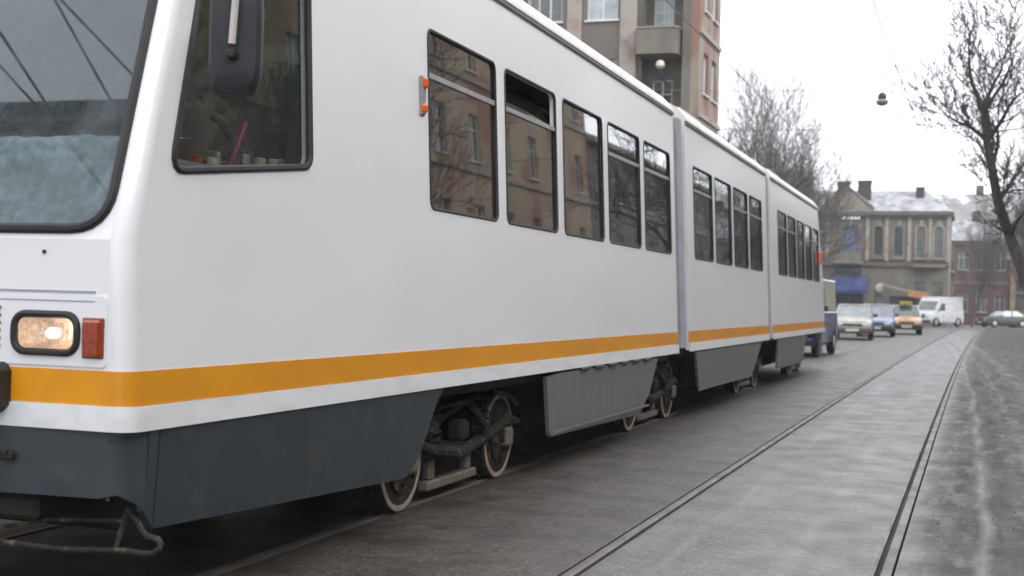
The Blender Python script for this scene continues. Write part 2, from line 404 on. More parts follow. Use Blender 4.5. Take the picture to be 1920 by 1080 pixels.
# ------------------------------------------------------------------ the tram
TX = -4.05                                   # centre line
def sx(z, d=0): return -2.97-.05*(z-.8)+d    # near side surface, leaning inwards
tram = thing('articulated_tram', 'long white three-section tram with ochre stripe and grey skirts, standing on the left track', 'tram', (TX, 17, 0))
def P(mb, name, m, parent=tram, **kw):
    # geometry is authored in world space; shift into the tram's frame
    mb.v = [(v[0]-TX, v[1]-17, v[2]) for v in mb.v]
    return mb.build(name, m, parent, **kw)
def S(d=0):  return lambda y, z: (sx(z, d), y, z)
def SL(d=0): return lambda y, z: (2*TX-sx(z, d), y, z)        # far side, mirrored
YF0 = 4.26
def yf(z): return YF0 if z <= 1.5 else YF0+(z-1.5)*.335        # raked nose
YR0 = 29.5
def yr(z): return YR0 if z <= 1.75 else YR0-(z-1.75)*.52
ZB, ZG, CR = .79, 3.36, .07                   # body bottom, gutter, corner radius
PITCH = 1.375
def wins(y0, n): return [(y0+i*PITCH, y0+i*PITCH+PITCH-.19) for i in range(n)]
W1 = wins(7.265, 5); W2 = wins(15.22, 4); W3 = [(22.33+i*1.29, 22.33+i*1.29+1.12) for i in range(5)]
WZ0, WZ1 = 1.835, 2.90
cabwin = [(4.60, 1.80), (5.76, 1.93), (5.77, 2.92), (4.87, 2.92)]
cabr = rpoly([(4.565, 1.79), (5.755, 1.925), (5.765, 2.93), (4.905, 2.93)], [.09, .06, .05, .05])

def side_panel(poly, holes, name='body_side', far=False, **kw):
    mb = MB()
    if far: mb.prism(poly, SL(0), SL(-.045), holes)
    else: mb.prism(poly, S(0), S(-.045), holes)
    return P(mb, name, M['white'], **kw)
for far in (False, True):
    side_panel([(yf(ZB)+CR, ZB), (14.18, ZB), (14.18, ZG), (yf(ZG)+CR, ZG), (yf(1.5)+CR, 1.5)], [cabr]+[rrect(a, b, WZ0, WZ1, .055) for a, b in W1], far=far)
    side_panel([(14.80, ZB), (21.05, ZB), (21.05, ZG), (14.80, ZG)], [rrect(a, b, WZ0, WZ1, .055) for a, b in W2], far=far)
    side_panel([(21.50, ZB), (YR0-CR, ZB), (YR0-CR, 1.75), (yr(ZG)-CR, ZG), (21.50, ZG)], [rrect(a, b, WZ0, WZ1, .055) for a, b in W3], far=far)
# roofs: curved shells
def roof(y0f, y1f):
    mb = MB(); prof = []
    half = [(sx(ZG), ZG), (sx(ZG)+.018, ZG+.012), (sx(ZG)+.015, ZG+.04), (sx(ZG)-.03, ZG+.10), (sx(ZG)-.10, ZG+.17), (sx(ZG)-.22, ZG+.235), (sx(ZG)-.45, ZG+.29), (TX+.2, ZG+.32)]
    prof = half+[(2*TX-x, z) for x, z in reversed(half)]
    N = len(prof); vs = []; K = 12
    for k in range(K+1):
        for x, z in prof:
            t = k/K; y = y0f(z)*(1-t)+y1f(z)*t; vs.append((x, y, z))
    fs = [(k*N+i, k*N+i+1, (k+1)*N+i+1, (k+1)*N+i) for k in range(K) for i in range(N-1)]
    fs += [tuple(range(N)), tuple(K*N+i for i in range(N))]
    mb.add(vs, fs)
    r = P(mb, 'roof', M['roofwhite'], smooth=True)
    return r
r1 = roof(lambda z: yf(ZG)+.02+max(0, z-ZG)*.9, lambda z: 14.18-max(0, z-ZG)*.25)
r2 = roof(lambda z: 14.80, lambda z: 21.05)
r3 = roof(lambda z: 21.50, lambda z: yr(ZG)-.05-max(0, z-ZG)*.9)
for (a, b) in ((yf(ZG)+.15, 14.16), (14.82, 21.03), (21.52, yr(ZG)-.2)):
    mb = MB(); mb.box(sx(ZG, .002), sx(ZG, .020), a, b, ZG-.022, ZG-.006)
    P(mb, 'gutter', mat('gutter_grey', (.18, .18, .19), rough=.6))  # plain grey strip along the gutter line
# roof equipment
for (a, b) in ((17.0, 18.4), (25.0, 26.4), (8.5, 10.5)):
    P(MB().bbox(TX-.45, TX+.45, a, b, ZG+.31, ZG+.50, .04), 'roof_box', M['joint'])
mb = MB()
for s in (-.5, .5): mb.tube([(TX+s*.6, 11.2, 3.68), (TX+s*.9, 10.2, 4.5), (TX+s*.5, 11.2, 5.4)], .02, 6)
mb.tube([(TX-.7, 11.2, 5.42), (TX+.7, 11.2, 5.42)], .022, 6)
P(mb, 'pantograph', M['rail'])
# nose: two corner strips, lower face, raked face with windscreen
FB = .16
def front_xy(z, t):   # rounded corner, t 0..1 from the side to the front
    a = R(90*t); return (sx(z)-CR+CR*math.cos(a), yf(z)+CR-CR*math.sin(a), z)
zs = [ZB, 1.0, 1.25, 1.5, 1.75, 2.0, 2.4, 2.9, ZG]
for far in (0, 1):
    mb = MB(); vs = []; K = 8
    for z in zs:
        for k in range(K+1):
            x, y, _ = front_xy(z, k/K); vs.append((2*TX-x if far else x, y, z))
    mb.add(vs, [(i*(K+1)+k, i*(K+1)+k+1, (i+1)*(K+1)+k+1, (i+1)*(K+1)+k) for i in range(len(zs)-1) for k in range(K)])
    P(mb, 'corner_panel', M['white'], smooth=True)
FX1 = lambda z: sx(z)-CR; FX0 = lambda z: 2*TX-FX1(z)
fr = lambda d: (lambda x, z: (x, yf(z)+d, z))
P(MB().prism([(FX0(ZB), ZB), (FX1(ZB), ZB), (FX1(1.5), 1.5), (FX0(1.5), 1.5)], fr(0), fr(.05), [rrect(-3.50, -3.20, 1.06, 1.215, .05), rrect(-4.90, -4.60, 1.06, 1.215, .05)]), 'front_panel', M['white'])
wsh = rpoly([(2*TX+3.10, 1.54), (-3.10, 1.54), (-3.155, 2.96), (2*TX+3.155, 2.96)], [.16, .16, .08, .08], 6)
P(MB().prism([(FX0(1.5), 1.5), (FX1(1.5), 1.5), (FX1(ZG), ZG), (FX0(ZG), ZG)], fr(0), fr(.05), [wsh]), 'front_panel', M['white'])
# raised white field round the lamps (the two faint lines above the headlight)
mb = MB(); mb.prism(rpoly([(-5.0, 1.075-.06), (-3.075, 1.015), (-3.075, 1.285), (-5.0, 1.285)], .02), fr(-.006), fr(.0), [rrect(-3.505, -3.195, 1.055, 1.22, .05), rrect(-4.905, -4.595, 1.055, 1.22, .05)])
P(mb, 'lamp_field', M['white'])
mb = MB(); mb.box(-5.0, -3.13, yf(1)-.008, yf(1)-.003, 1.298, 1.303); mb.box(-5.0, -3.13, yf(1)-.008, yf(1)-.003, 1.262, 1.266)
P(mb, 'panel_seam', mat('seam_grey', (.30, .31, .34), rough=.6))
P(MB().lathe([(.008, 0), (.008, .006)], (-3.37, yf(1.4)-.006, 1.45), (0, 1, 0), 8), 'bolt', M['black'])
# windscreen glass, wiper, rubber
def pane_of(contour, f0, f1, name, m, parent=tram, inset=0):
    mb = MB(); mb.prism(contour, f0, f1); return P(mb, name, m, parent)
gasket = MB(); gasket.tube([fr(-.004)(x, z) for x, z in wsh], .021, 8, closed=True)
ws = P(gasket, 'windscreen', M['black'], smooth=True)
pane_of(wsh, fr(.020), fr(.026), 'pane', M['gl_front'], ws)
P(MB().box(TX-.02, TX+.02, yf(2.2)+.2, yf(2.2)+.24, 2.94, 2.955), 'bracket', M['black'], ws)
mb = MB(); mb.tube([(-4.4, yf(1.6)-.04, 1.5), (-4.1, yf(2.3)-.05, 2.35)], .010, 6); mb.tube([(-4.13, yf(1.8)-.04, 1.75), (-4.07, yf(2.8)-.04, 2.8)], .008, 6)
P(mb, 'wiper', M['black'])
# stripe + bottom trim
def wrap(z0, z1, d, name, m, dz=0):
    for (a, b, nose, tail) in ((0, 14.185, 1, 0), (14.795, 21.055, 0, 0), (21.495, 0, 0, 1)):
        mb = MB(); path = []
        if nose:
            path += [(FX0(.9), YF0)]+[(FX0(.9)+(FX1(.9)-FX0(.9))*i/6, YF0) for i in range(1, 6)]
            for k in range(8, -1, -1): path.append(front_xy(.9, k/8)[:2])
            path.append((None, b))
        elif tail:
            path = [(None, a), (None, YR0-CR)]
            for k in range(1, 9): an = R(90*k/8); path.append((sx(.9)-CR+CR*math.cos(an), YR0-CR+CR*math.sin(an)))
            path.append((FX0(.9), YR0))
        else: path = [(None, a), (None, b)]
        vs = []
        for i, (x, y) in enumerate(path):
            for z, dd in ((z0, d), (z1, d), (z1, -.004), (z0, -.004)):
                if x is None: vs.append((sx(z)+dd, y, z))
                else:
                    cx, cy = sx(.9)-CR, (YF0+CR if y < 10 else YR0-CR)
                    nx, ny = (x-cx, y-cy) if x > cx else (0, y-cy)
                    L = math.hypot(nx, ny) or 1
                    vs.append((x+dd*nx/L+(sx(z)-sx(.9))*(nx/L), y+dd*ny/L, z))
        n = len(path); fs = []
        for i in range(n-1):
            for k in range(4): fs.append((4*i+k, 4*i+(k+1) % 4, 4*i+4+(k+1) % 4, 4*i+4+k))
        fs += [(0, 1, 2, 3), (4*n-4, 4*n-3, 4*n-2, 4*n-1)]
        mb.add(vs, fs); P(mb, name, m, smooth=True)
wrap(.872, 1.003, .004, 'stripe', M['orange'])
wrap(.775, .868, .012, 'sill_trim', M['trim'])
for far in (1,):
    for a, b in ((4.4, 14.18), (14.8, 21.05), (21.5, 29.2)):
        P(MB().box(2*TX-sx(.9, .005), 2*TX-sx(.9, -.001), a, b, .872, 1.003), 'stripe', M['orange'])
# tail end
for far in (0, 1):
    mb = MB(); vs = []; K = 6; zt = [ZB, 1.2, 1.75, 2.2, 2.8, ZG]
    for z in zt:
        for k in range(K+1):
            a = R(90*k/K); x = sx(z)-CR+CR*math.cos(a); vs.append((2*TX-x if far else x, yr(z)-CR+CR*math.sin(a), z))
    mb.add(vs, [(i*(K+1)+k, i*(K+1)+k+1, (i+1)*(K+1)+k+1, (i+1)*(K+1)+k) for i in range(len(zt)-1) for k in range(K)])
    P(mb, 'corner_panel', M['white'], smooth=True)
rr_ = lambda d: (lambda x, z: (x, yr(z)+d, z))
P(MB().prism([(FX0(ZB), ZB), (FX1(ZB), ZB), (FX1(1.75), 1.75), (FX0(1.75), 1.75)], rr_(0), rr_(-.05)), 'rear_panel', M['white'])
rw = rrect(-4.9, -3.2, 1.9, 2.95, .08)
P(MB().prism([(FX0(1.75), 1.75), (FX1(1.75), 1.75), (FX1(ZG), ZG), (FX0(ZG), ZG)], rr_(0), rr_(-.05), [rw]), 'rear_panel', M['white'])
pane_of(rw, rr_(-.02), rr_(-.026), 'rear_window', M['gl_side'])
# inner lining, floor, bulkheads
lin = MB()
for s in (0, 1):
    for a, b in ((5.95, 14.15), (14.83, 21.02), (21.53, 27.6)):
        x0 = sx(1.3)-.05; x1 = x0-.03
        if s: x0, x1 = 2*TX-x0, 2*TX-x1
        lin.box(min(x0, x1), max(x0, x1), a, b, .95, 1.80)
P(lin, 'inner_wall', M['inner'])
P(MB().box(2*TX+3.08, -3.08, 4.5, 29.1, .86, .93), 'floor', M['inner'])
P(MB().box(2*TX+3.2, -3.2, 5.9, 27.5, 3.30, 3.34), 'ceiling', M['inner'])
P(MB().box(2*TX+3.2, -3.14, 7.06, 7.10, .95, 3.3), 'cab_bulkhead', M['inner'])
for y in (14.1, 21.0, 27.6):
    P(MB().box(2*TX+3.12, TX-.4, y, y+.04, .95, 3.3), 'bulkhead', M['inner']); P(MB().box(TX+.4, -3.13, y, y+.04, .95, 3.3), 'bulkhead', M['inner'])
# windows
def window(y0, y1, far, split, openq=False):
    F0 = SL if far else S
    ctr = rrect(y0, y1, WZ0, WZ1, .055)
    g = MB(); g.tube([F0(-.004)(y, z) for y, z in ctr], .012, 6, closed=True)
    fr_ = P(g, 'window', M['black'], smooth=True)
    zt = WZ1-.27
    if split:
        g = MB(); g.box(*sorted((F0(-.002)(0, zt)[0], F0(-.028)(0, zt)[0])), y0+.012, y1-.012, zt-.018, zt+.014)
        P(g, 'transom', M['alu'], fr_)
        lower = [(y, min(z, zt-.018)) for y, z in ctr]; upper = [(y, max(z, zt+.014)) for y, z in ctr]
        def ded(c):
            o = []
            for q in c:
                if not o or (abs(q[0]-o[-1][0])+abs(q[1]-o[-1][1])) > 1e-5: o.append(q)
            return o
        pane_of(ded(lower), F0(-.016), F0(-.021), 'pane', M['gl_side'], fr_)
        up = ded(upper)
        if openq:   # hopper tipped into the car
            f0 = lambda y, z: (F0(-.03-(z-zt)*.55)(y, z)); f1 = lambda y, z: (F0(-.035-(z-zt)*.55)(y, z))
            pane_of(up, f0, f1, 'pane', M['gl_side'], fr_)
        else: pane_of(up, F0(-.014), F0(-.019), 'pane', M['gl_side'], fr_)
    else: pane_of(ctr, F0(-.016), F0(-.021), 'pane', M['gl_side'], fr_)
for ws_, sp in ((W1, (1, 1, 0, 1, 1)), (W2, (1, 0, 1, 1)), (W3, (1, 1, 0, 1, 1))):
    for i, (a, b) in enumerate(ws_):
        window(a, b, False, sp[i], ws_ is W1 and i == 1); window(a, b, True, sp[i])
for far, F0 in ((0, S), (1, SL)):
    g = MB(); g.tube([F0(-.003)(y, z) for y, z in cabr], .018, 8, closed=True)
    o = P(g, 'cab_window', M['black'], smooth=True); pane_of(cabr, F0(-.018), F0(-.023), 'pane', M['gl_cab'], o)
# gangways
for (a, b) in ((14.18, 14.80), (21.05, 21.50)):
    mb = MB(); n = 9; pr = [(.80, -3.10), (2.2, -3.14), (3.3, -3.21), (3.48, -3.32), (3.56, -3.6)]
    full = [(x, z) for z, x in pr]+[(2*TX-x, z) for z, x in reversed(pr)]; vs = []; N = len(full)
    for k in range(2*n+1):
        y = a+.02+(b-a-.04)*k/(2*n); d = .045 if k % 2 else 0
        for x, z in full: vs.append((x+(d if x < TX else -d), y, z-(d if z > 3.4 else 0)))
    mb.add(vs, [(k*N+i, k*N+i+1, (k+1)*N+i+1, (k+1)*N+i) for k in range(2*n) for i in range(N-1)])
    P(mb, 'gangway_bellows', M['bellows'])
    mb = MB()
    for zz in (0,):
        pts = [(sx(z)-.02, z) for z in (.82, 1.4, 2.0, 2.6, 3.2, 3.36)]
        w0, w1 = a+(b-a)*.42, a+(b-a)*.86
        vs = [];
        for x, z in pts: vs += [(x, w0, z), (x+.012, (w0+w1)/2, z), (x, w1, z), (x-.05, w1, z), (x-.05, w0, z)]
        mb.add(vs, [(5*i+k, 5*i+(k+1) % 5, 5*i+5+(k+1) % 5, 5*i+5+k) for i in range(len(pts)-1) for k in range(5)]+[(0, 1, 2, 3, 4), tuple(5*(len(pts)-1)+k for k in range(5))])
    P(mb, 'gangway_fairing', M['joint'], smooth=True)
# skirts
sk = lambda d: (lambda y, z: (-2.965+.06*(z-.8)+d, y, z))
fs_ = rpoly([(4.47, .385), (6.95, .285), (7.13, .40), (7.33, .70), (7.42, .772), (4.47, .772)], [0, .05, .08, .07, 0, 0])
P(MB().prism(fs_, sk(.0), sk(-.035)), 'skirt_panel', M['skirt'], label='dark blue-grey skirt behind the front corner')
P(MB().prism([(4.40, .46), (4.462, .392), (4.462, .772), (4.40, .772)], sk(-.001), sk(-.035)), 'skirt_panel', M['skirt'])
mb = MB()  # chamfered nose skirt, wraps the corner
ring = [(-2.975, 4.392), (-2.985, 4.34), (-3.03, 4.285), (-3.10, 4.262), (-3.6, 4.25), (-4.05, 4.245), (-4.5, 4.25), (-5.0, 4.262), (-5.07, 4.285), (-5.115, 4.34), (-5.125, 4.392)]
zb = [.46, .50, .535, .52, .515, .50, .515, .52, .535, .50, .46]
vs = []
for (x, y), z in zip(ring, zb): vs += [(x, y, z), (x, y, .772), (TX+(x-TX)*.97, y+.03, .772), (TX+(x-TX)*.97, y+.03, z)]
n = len(ring); mb.add(vs, [(4*i+k, 4*i+(k+1) % 4, 4*i+4+(k+1) % 4, 4*i+4+k) for i in range(n-1) for k in range(4)]+[(0, 1, 2, 3), (4*n-4, 4*n-3, 4*n-2, 4*n-1)])
P(mb, 'nose_skirt', M['skirt'], smooth=True)
for (x, z) in ((-3.055, .74), (-3.055, .52)):
    P(MB().lathe([(.006, 0), (.006, .006)], (x, 4.268, z), (0, -1, 0), 8), 'bolt', M['skirt'])
mb = MB(); mb.bbox(-3.535, -3.465, 4.215, 4.25, .645, .68, .008); mb.bbox(-3.52, -3.48, 4.205, 4.222, .665, .69, .004); P(mb, 'hook_cover', M['black'])
for poly, d in (([(9.47, .735), (9.67, .272), (12.62, .235), (12.95, .42), (13.2, .755), (9.8, .755)], .0), ([(15.17, .757), (15.55, .30), (19.45, .265), (19.85, .45), (20.25, .757)], 0), ([(22.1, .757), (22.2, .27), (25.55, .235), (25.85, .4), (26.05, .757)], 0)):
    s = P(MB().prism(rpoly(poly, [.01]+[.06]*(len(poly)-2)+[.01]), sk(0), sk(-.03)), 'skirt_panel', M['skirt2'], label='lighter weathered grey skirt between the bogies')
    y0, y1 = poly[0][0]+.28, poly[-3][0]-.25
    lip = MB(); lip.box(-2.968, -2.958, y0-.1, y1+.1, .30, .318); P(lip, 'lip', M['skirt2'], s)
for i in range(6):  # black brackets, their shadow scallops put into the colour and shape
    y = 10.35+i*.44; P(MB().bbox(-2.962, -2.945, y, y+.26, .748, .771, .006), 'shadow_bracket', M['black'])
P(MB().bbox(-3.05, -2.99, 28.9, 29.2, .25, .775, .01), 'rear_skirt', M['skirt2'])
for a, b in ((4.45, 7.3), (9.5, 13.0), (15.3, 20.1), (22.1, 26.0), (28, 29.2)):
    P(MB().box(2*TX+2.965-.02, 2*TX+2.985, a, b, .28, .775), 'skirt_panel', M['skirt2'])
# underframe
mb = MB()
for a, b in ((4.5, 14.1), (14.8, 21.0), (21.5, 29.2)): mb.box(2*TX+3.06, -3.06, a, b, .70, .80)
mb.bbox(-4.8, -3.25, 4.75, 6.1, .30, .695, .02); mb.bbox(-4.8, -3.3, 10.0, 12.5, .28, .70, .02); mb.bbox(-4.8, -3.3, 16.0, 18.9, .28, .70, .02); mb.bbox(-4.8, -3.3, 22.5, 25.0, .28, .70, .02)
P(mb, 'underframe', M['blackbox'])
# bogies
def bogie(y1, y2, x0=-3.30):
    yc = (y1+y2)/2
    fm = MB(); fm.bi = 0
    fm.tube([(x0+.10, y1-.30, .40), (x0+.11, y1, .44), (x0+.10, y1+.30, .36), (x0+.09, yc, .28), (x0+.10, y2-.30, .36), (x0+.11, y2, .44), (x0+.10, y2+.30, .40)], [.022, .042, .034, .045, .034, .042, .022], 8)
    fm.tube([(2*TX-x0-.10, y1-.3, .40), (2*TX-x0-.1, yc, .28), (2*TX-x0-.1, y2+.3, .40)], .06, 6)
    fm.bbox(TX-.6, TX+.6, yc-.25, yc+.25, .3, .66, .03)
    fm.tube([(x0+.06, y1-.1, .62), (x0+.04, yc-.35, .50), (x0+.05, yc+.3, .62)], .022, 6)
    b = P(fm, 'bogie', M['bogie'], smooth=True)
    for y in (y1, y2):
        for s in (0, 1):
            wx = x0 if not s else 2*TX-x0; sg = 1 if not s else -1
            m1 = MB(); m1.lathe([(.30, -.075), (.342, -.06), (.342, -.035), (.318, -.03), (.320, .040), (.312, .050), (.308, .0515)], (wx, y, .315), (sg, 0, 0), 40)
            m1.mi = 1; m1.lathe([(.3081, .050), (.304, .054), (.274, .0545), (.268, .045)], (wx, y, .315), (sg, 0, 0), 40)
            m1.mi = 0; m1.lathe([(.2681, .044), (.25, .02), (.16, .012), (.13, .02), (.11, .06), (.07, .075), (.0601, .075)], (wx, y, .315), (sg, 0, 0), 28)
            P(m1, 'wheel', [M['bogie'], M['tyre']], b, smooth=True)
            if not s:
                m2 = MB(); m2.lathe([(.2, .045), (.2, .07), (.08, .09), (.075, .12)], (wx, y, .312), (sg, 0, 0), 14)
                for k in range(6):
                    a = k*math.pi/3+.3; m2.lathe([(.022, .06), (.022, .10)], (wx, y+.14*math.cos(a), .312+.14*math.sin(a)), (1, 0, 0), 6)
                P(m2, 'hub', M['bogie'], b, smooth=True)
        P(MB().tube([(x0, y, .312), (2*TX-x0, y, .312)], .06, 8), 'axle', M['blackbox'], b)
    for y in (y1+.42, y2-.42):
        sp = MB(); pts = [(x0+.07+.055*math.cos(k*.7), y+.055*math.sin(k*.7), .36+k*.0055) for k in range(50)]
        sp.tube(pts, .013, 5); P(sp, 'coil_spring', M['bogie'], b)
    tb = MB(); tb.bbox(x0-.03, x0+.05, y1+.44, y2-.44, .065, .13, .012); tb.bbox(x0-.02, x0+.03, y1+.50, y1+.60, .13, .26, .01); tb.bbox(x0-.02, x0+.03, y2-.6, y2-.5, .13, .26, .01)
    P(tb, 'track_brake', M['bar'], b)
    bx = MB(); bx.bbox(x0+.02, x0+.14, yc-.10, yc+.06, .36, .50, .025); bx.tube([(x0+.1, yc+.15, .58), (x0+.15, yc+.33, .44), (x0+.1, yc+.4, .30)], .026, 7)
    bx.lathe([(.06, 0), (.075, .04), (.04, .09)], (x0+.08, y1+.24, .50), (1, 0, 0), 12)
    bx.tube([(x0+.12, y1+.05, .68), (x0+.1, y1+.3, .60), (x0+.12, yc, .62)], .014, 5); bx.tube([(x0+.1, y2-.3, .66), (x0+.14, y2, .60), (x0+.1, y2+.25, .52)], .016, 5)
    P(bx, 'brake_gear', M['bogie'], b, smooth=True)
    for y in (y1, y2): P(MB().bbox(x0+.07, x0+.15, y-.06, y+.06, .24, .38, .02), 'axle_box', M['bar'], b)
bogie(7.46, 9.22); bogie(13.2, 14.95); bogie(19.75, 21.5); bogie(25.7, 27.3)
# life-guard frame under the nose
mb = MB()
mb.tube([(-4.9, 4.36, .36), (-3.9, 4.34, .31), (-3.3, 4.33, .30), (-3.02, 4.34, .318), (-2.94, 4.345, .312), (-2.905, 4.35, .316), (-2.886, 4.36, .332), (-2.888, 4.37, .350), (-2.905, 4.38, .364), (-2.93, 4.385, .366), (-2.965, 4.388, .372), (-2.99, 4.39, .395), (-3.01, 4.395, .425), (-3.06, 4.40, .455)], .012, 8)
mb.tube([(-3.07, 4.345, .32), (-3.07, 4.42, .47)], .011, 6); mb.tube([(-3.7, 4.36, .34), (-3.4, 4.38, .40), (-3.07, 4.40, .42)], .008, 6)
P(mb, 'lifeguard_frame', M['bogie'], smooth=True)
mb = MB(); mb.bbox(-4.3, -3.42, 4.32, 4.62, .40, .50, .02); P(mb, 'tow_beam', M['blackbox'])
# headlights, indicators, bumper, grille
for c, tx in ((-3.35, -3.132), (-4.75, -4.968)):
    b = MB(); b.tube([fr(-.008)(x, z) for x, z in rrect(c-.145, c+.145, 1.065, 1.21, .05, 5)], .015, 8, closed=True)
    h = P(b, 'headlight', M['black'], smooth=True)
    q = MB(); vs = []; ns = 8; cont = rrect(c-.145, c+.145, 1.065, 1.21, .05, 5)
    for k in range(ns+1):
        t = k/ns; s_ = math.cos(t*math.pi/2)**.6 if k < ns else 0.02
        for x, z in cont: vs.append((c+(x-c)*s_, yf(1)+.005+.10*math.sin(t*math.pi/2)**1.5, 1.1375+(z-1.1375)*s_))
    N = len(cont); q.add(vs, [(k*N+i, k*N+(i+1) % N, (k+1)*N+(i+1) % N, (k+1)*N+i) for k in range(ns) for i in range(N)])
    P(q, 'reflector', M['chrome'], h, smooth=True)
    q = MB(); q.lathe([(.02, 0), (.022, .03), (.012, .05)], (c, yf(1)+.06, 1.137), (0, -1, 0), 10); P(q, 'bulb', mat('lit_bulb', (1, .80, .58), rough=.2, emit=3.5), h, smooth=True)
    q = MB(); vs = []
    for k in range(5):
        t = k/4; s_ = math.cos(t*math.pi/2) if k < 4 else .02
        for x, z in cont: vs.append((c+(x-c)*s_, yf(1)-.006-.02*math.sin(t*math.pi/2), 1.1375+(z-1.1375)*s_))
    q.add(vs, [(k*N+i, k*N+(i+1) % N, (k+1)*N+(i+1) % N, (k+1)*N+i) for k in range(4) for i in range(N)])
    P(q, 'lens', M['lens'], h, smooth=True)
    q = MB(); q.bbox(tx-.042, tx+.042, yf(1)-.03, yf(1)+.001, 1.055, 1.195, .01)
    t = P(q, 'turn_signal', M['amber'])
    q = MB(); q.bbox(tx-.048, tx+.048, yf(1)-.014, yf(1)+.001, 1.048, 1.202, .004); P(q, 'bezel', mat('signal_bezel', (.25, .05, .03), rough=.5), t)
P(MB().bbox(-4.6, -3.505, 4.12, 4.30, .825, 1.02, .03), 'bumper', M['black'])
mb = MB()
for k in range(6): mb.box(-4.52, -3.56, 4.244, 4.256, 1.075+k*.03, 1.088+k*.03)
P(mb, 'grille', M['bellows'])
for F0, m_ in ((S, 0),):
    hb = MB(); hb.bbox(sx(2.5)-.01, sx(2.5)+.022, 7.12, 7.185, 2.365, 2.60, .010); o = P(hb, 'marker_lamp', mat('marker_housing', (.25, .27, .27), rough=.5))
    for z0, z1 in ((2.375, 2.44), (2.52, 2.595)):
        q = MB(); q.bbox(sx(2.5)+.0, sx(2.5)+.042, 7.125, 7.18, z0, z1, .018); P(q, 'lens', M['orangelens'], o)
q = MB(); q.bbox(sx(2.4)+.0, sx(2.4)+.06, 28.82, 28.92, 2.22, 2.48, .02); P(q, 'marker_lamp', M['orangelens'])
# mirror hung on its arm beside the cab
mir = MB(); c0 = Vector((-2.762, 4.60, 2.275)); dirn = Vector((.36, -.93, 0)).normalized(); ux = Vector((dirn.y*-1, dirn.x, 0)).normalized()
cont = rpoly([(-.102, .20), (-.102, -.12), (-.07, -.195), (.07, -.195), (.102, -.12), (.102, .20), (.07, .275), (-.07, .275)], .05, 4)
rings = [(1.0, -.035), (1.02, .0), (.98, .03), (.85, .05), (.55, .058), (.02, .06)]; vs = []
for s_, h in rings:
    for a, b in cont: vs.append(c0+ux*(a*s_)+Vector((0, 0, b*s_+.03*(1-s_)))+dirn*h)
N = len(cont); mir.add(vs, [(k*N+i, k*N+(i+1) % N, (k+1)*N+(i+1) % N, (k+1)*N+i) for k in range(len(rings)-1) for i in range(N)])
mir = P(mir, 'wing_mirror', M['mirror'], smooth=True)
gl = MB(); gl.add([c0+ux*(a*.93)+Vector((0, 0, b*.93))+dirn*-.034 for a, b in cont], [tuple(range(N))]); P(gl, 'mirror_glass', mat('mirror_glass', (.8, .8, .8), rough=.02, metal=1), mir)
arm = MB(); arm.tube([c0+dirn*.09+Vector((0, 0, .0)), c0+dirn*.088+ux*.012+Vector((0, 0, .22)), c0+dirn*.085+ux*.02+Vector((0, 0, .42)), Vector((-2.86, 4.75, 2.86)), Vector((-3.08, 5.0, 2.99))], .0145, 10)
P(arm, 'mirror_arm', M['rod'], mir, smooth=True)
cl = MB(); cl.bbox(c0.x+dirn.x*.07-.018, c0.x+dirn.x*.07+.018, c0.y+dirn.y*.07-.03, c0.y+dirn.y*.07+.03, c0.z-.055, c0.z-.02, .008); P(cl, 'clamp', M['black'], mir)
# driver's cab
mb = MB(); mb.prism([(4.55, .95), (5.15, .95), (5.1, 1.50), (4.95, 1.62), (4.50, 1.60)], lambda y, z: (-3.14, y, z), lambda y, z: (-4.95, y, z)); P(mb, 'dashboard', M['dash'])
st = MB(); st.prism(rpoly([(-3.68, 1.62), (-3.19, 1.62), (-3.21, 2.25), (-3.34, 2.52), (-3.55, 2.52), (-3.66, 2.25)], .08, 4), lambda x, z: (x, 6.02+(z-1.6)*.15, z), lambda x, z: (x, 6.17+(z-1.6)*.15, z))
st.bbox(-3.72, -3.18, 5.6, 6.1, 1.45, 1.6, .04); st.tube([(-3.45, 5.85, .95), (-3.45, 5.85, 1.46)], .06, 8); P(st, 'driver_seat', M['seat'], smooth=True)
P(MB().bbox(-3.36, -3.10, 4.72, 5.95, 1.78, 1.86, .02), 'side_ledge', M['dash'])
mb = MB(); mb.tube([(-3.16, 5.22, 1.86), (-3.155, 5.27, 1.94), (-3.155, 5.36, 2.09)], .014, 6); P(mb, 'strap', M['magenta'])
mb = MB(); mb.tube([(-3.3, 5.0, 1.6), (-3.28, 5.12, 1.95), (-3.25, 5.22, 2.2)], .03, 8); mb.bbox(-3.36, -3.2, 5.02, 5.14, 1.86, 2.14, .03); mb.bbox(-3.45, -3.3, 4.78, 4.9, 1.62, 2.12, .03); mb.bbox(-3.4, -3.24, 5.45, 5.62, 1.86, 2.0, .03)
mb.tube([(-3.3, 4.86, 2.05), (-3.35, 5.1, 2.2), (-3.3, 5.4, 2.1), (-3.28, 5.55, 1.95)], .022, 7); P(mb, 'control_column', M['seat'])
mb = MB(); rnd = random.Random(3)
for i in range(16):
    y = 4.8+rnd.random()*1.05; z = 1.86; h = rnd.uniform(.02, .10); x = rnd.uniform(-3.30, -3.15); mb.bbox(x-.02, x+.015, y-.012, y+rnd.uniform(.01, .05), z, z+h, .005)
P(mb, 'ledge_clutter', mat('clutter', (.42, .38, .30), (.08, .08, .08), 18, .5, lo=.45, hi=.55))
P(MB().bbox(-3.22, -3.16, 4.98, 5.02, 1.862, 1.90, .005), 'push_button', M['amber'])
mb = MB()
for i in range(7):
    x = -3.2-i*.055; y = 4.9+.1*random.random(); mb.bbox(x-.015, x+.02, y, y+.03, 1.62, 1.68+.12*random.random(), .006)
P(mb, 'switch', M['bar'])
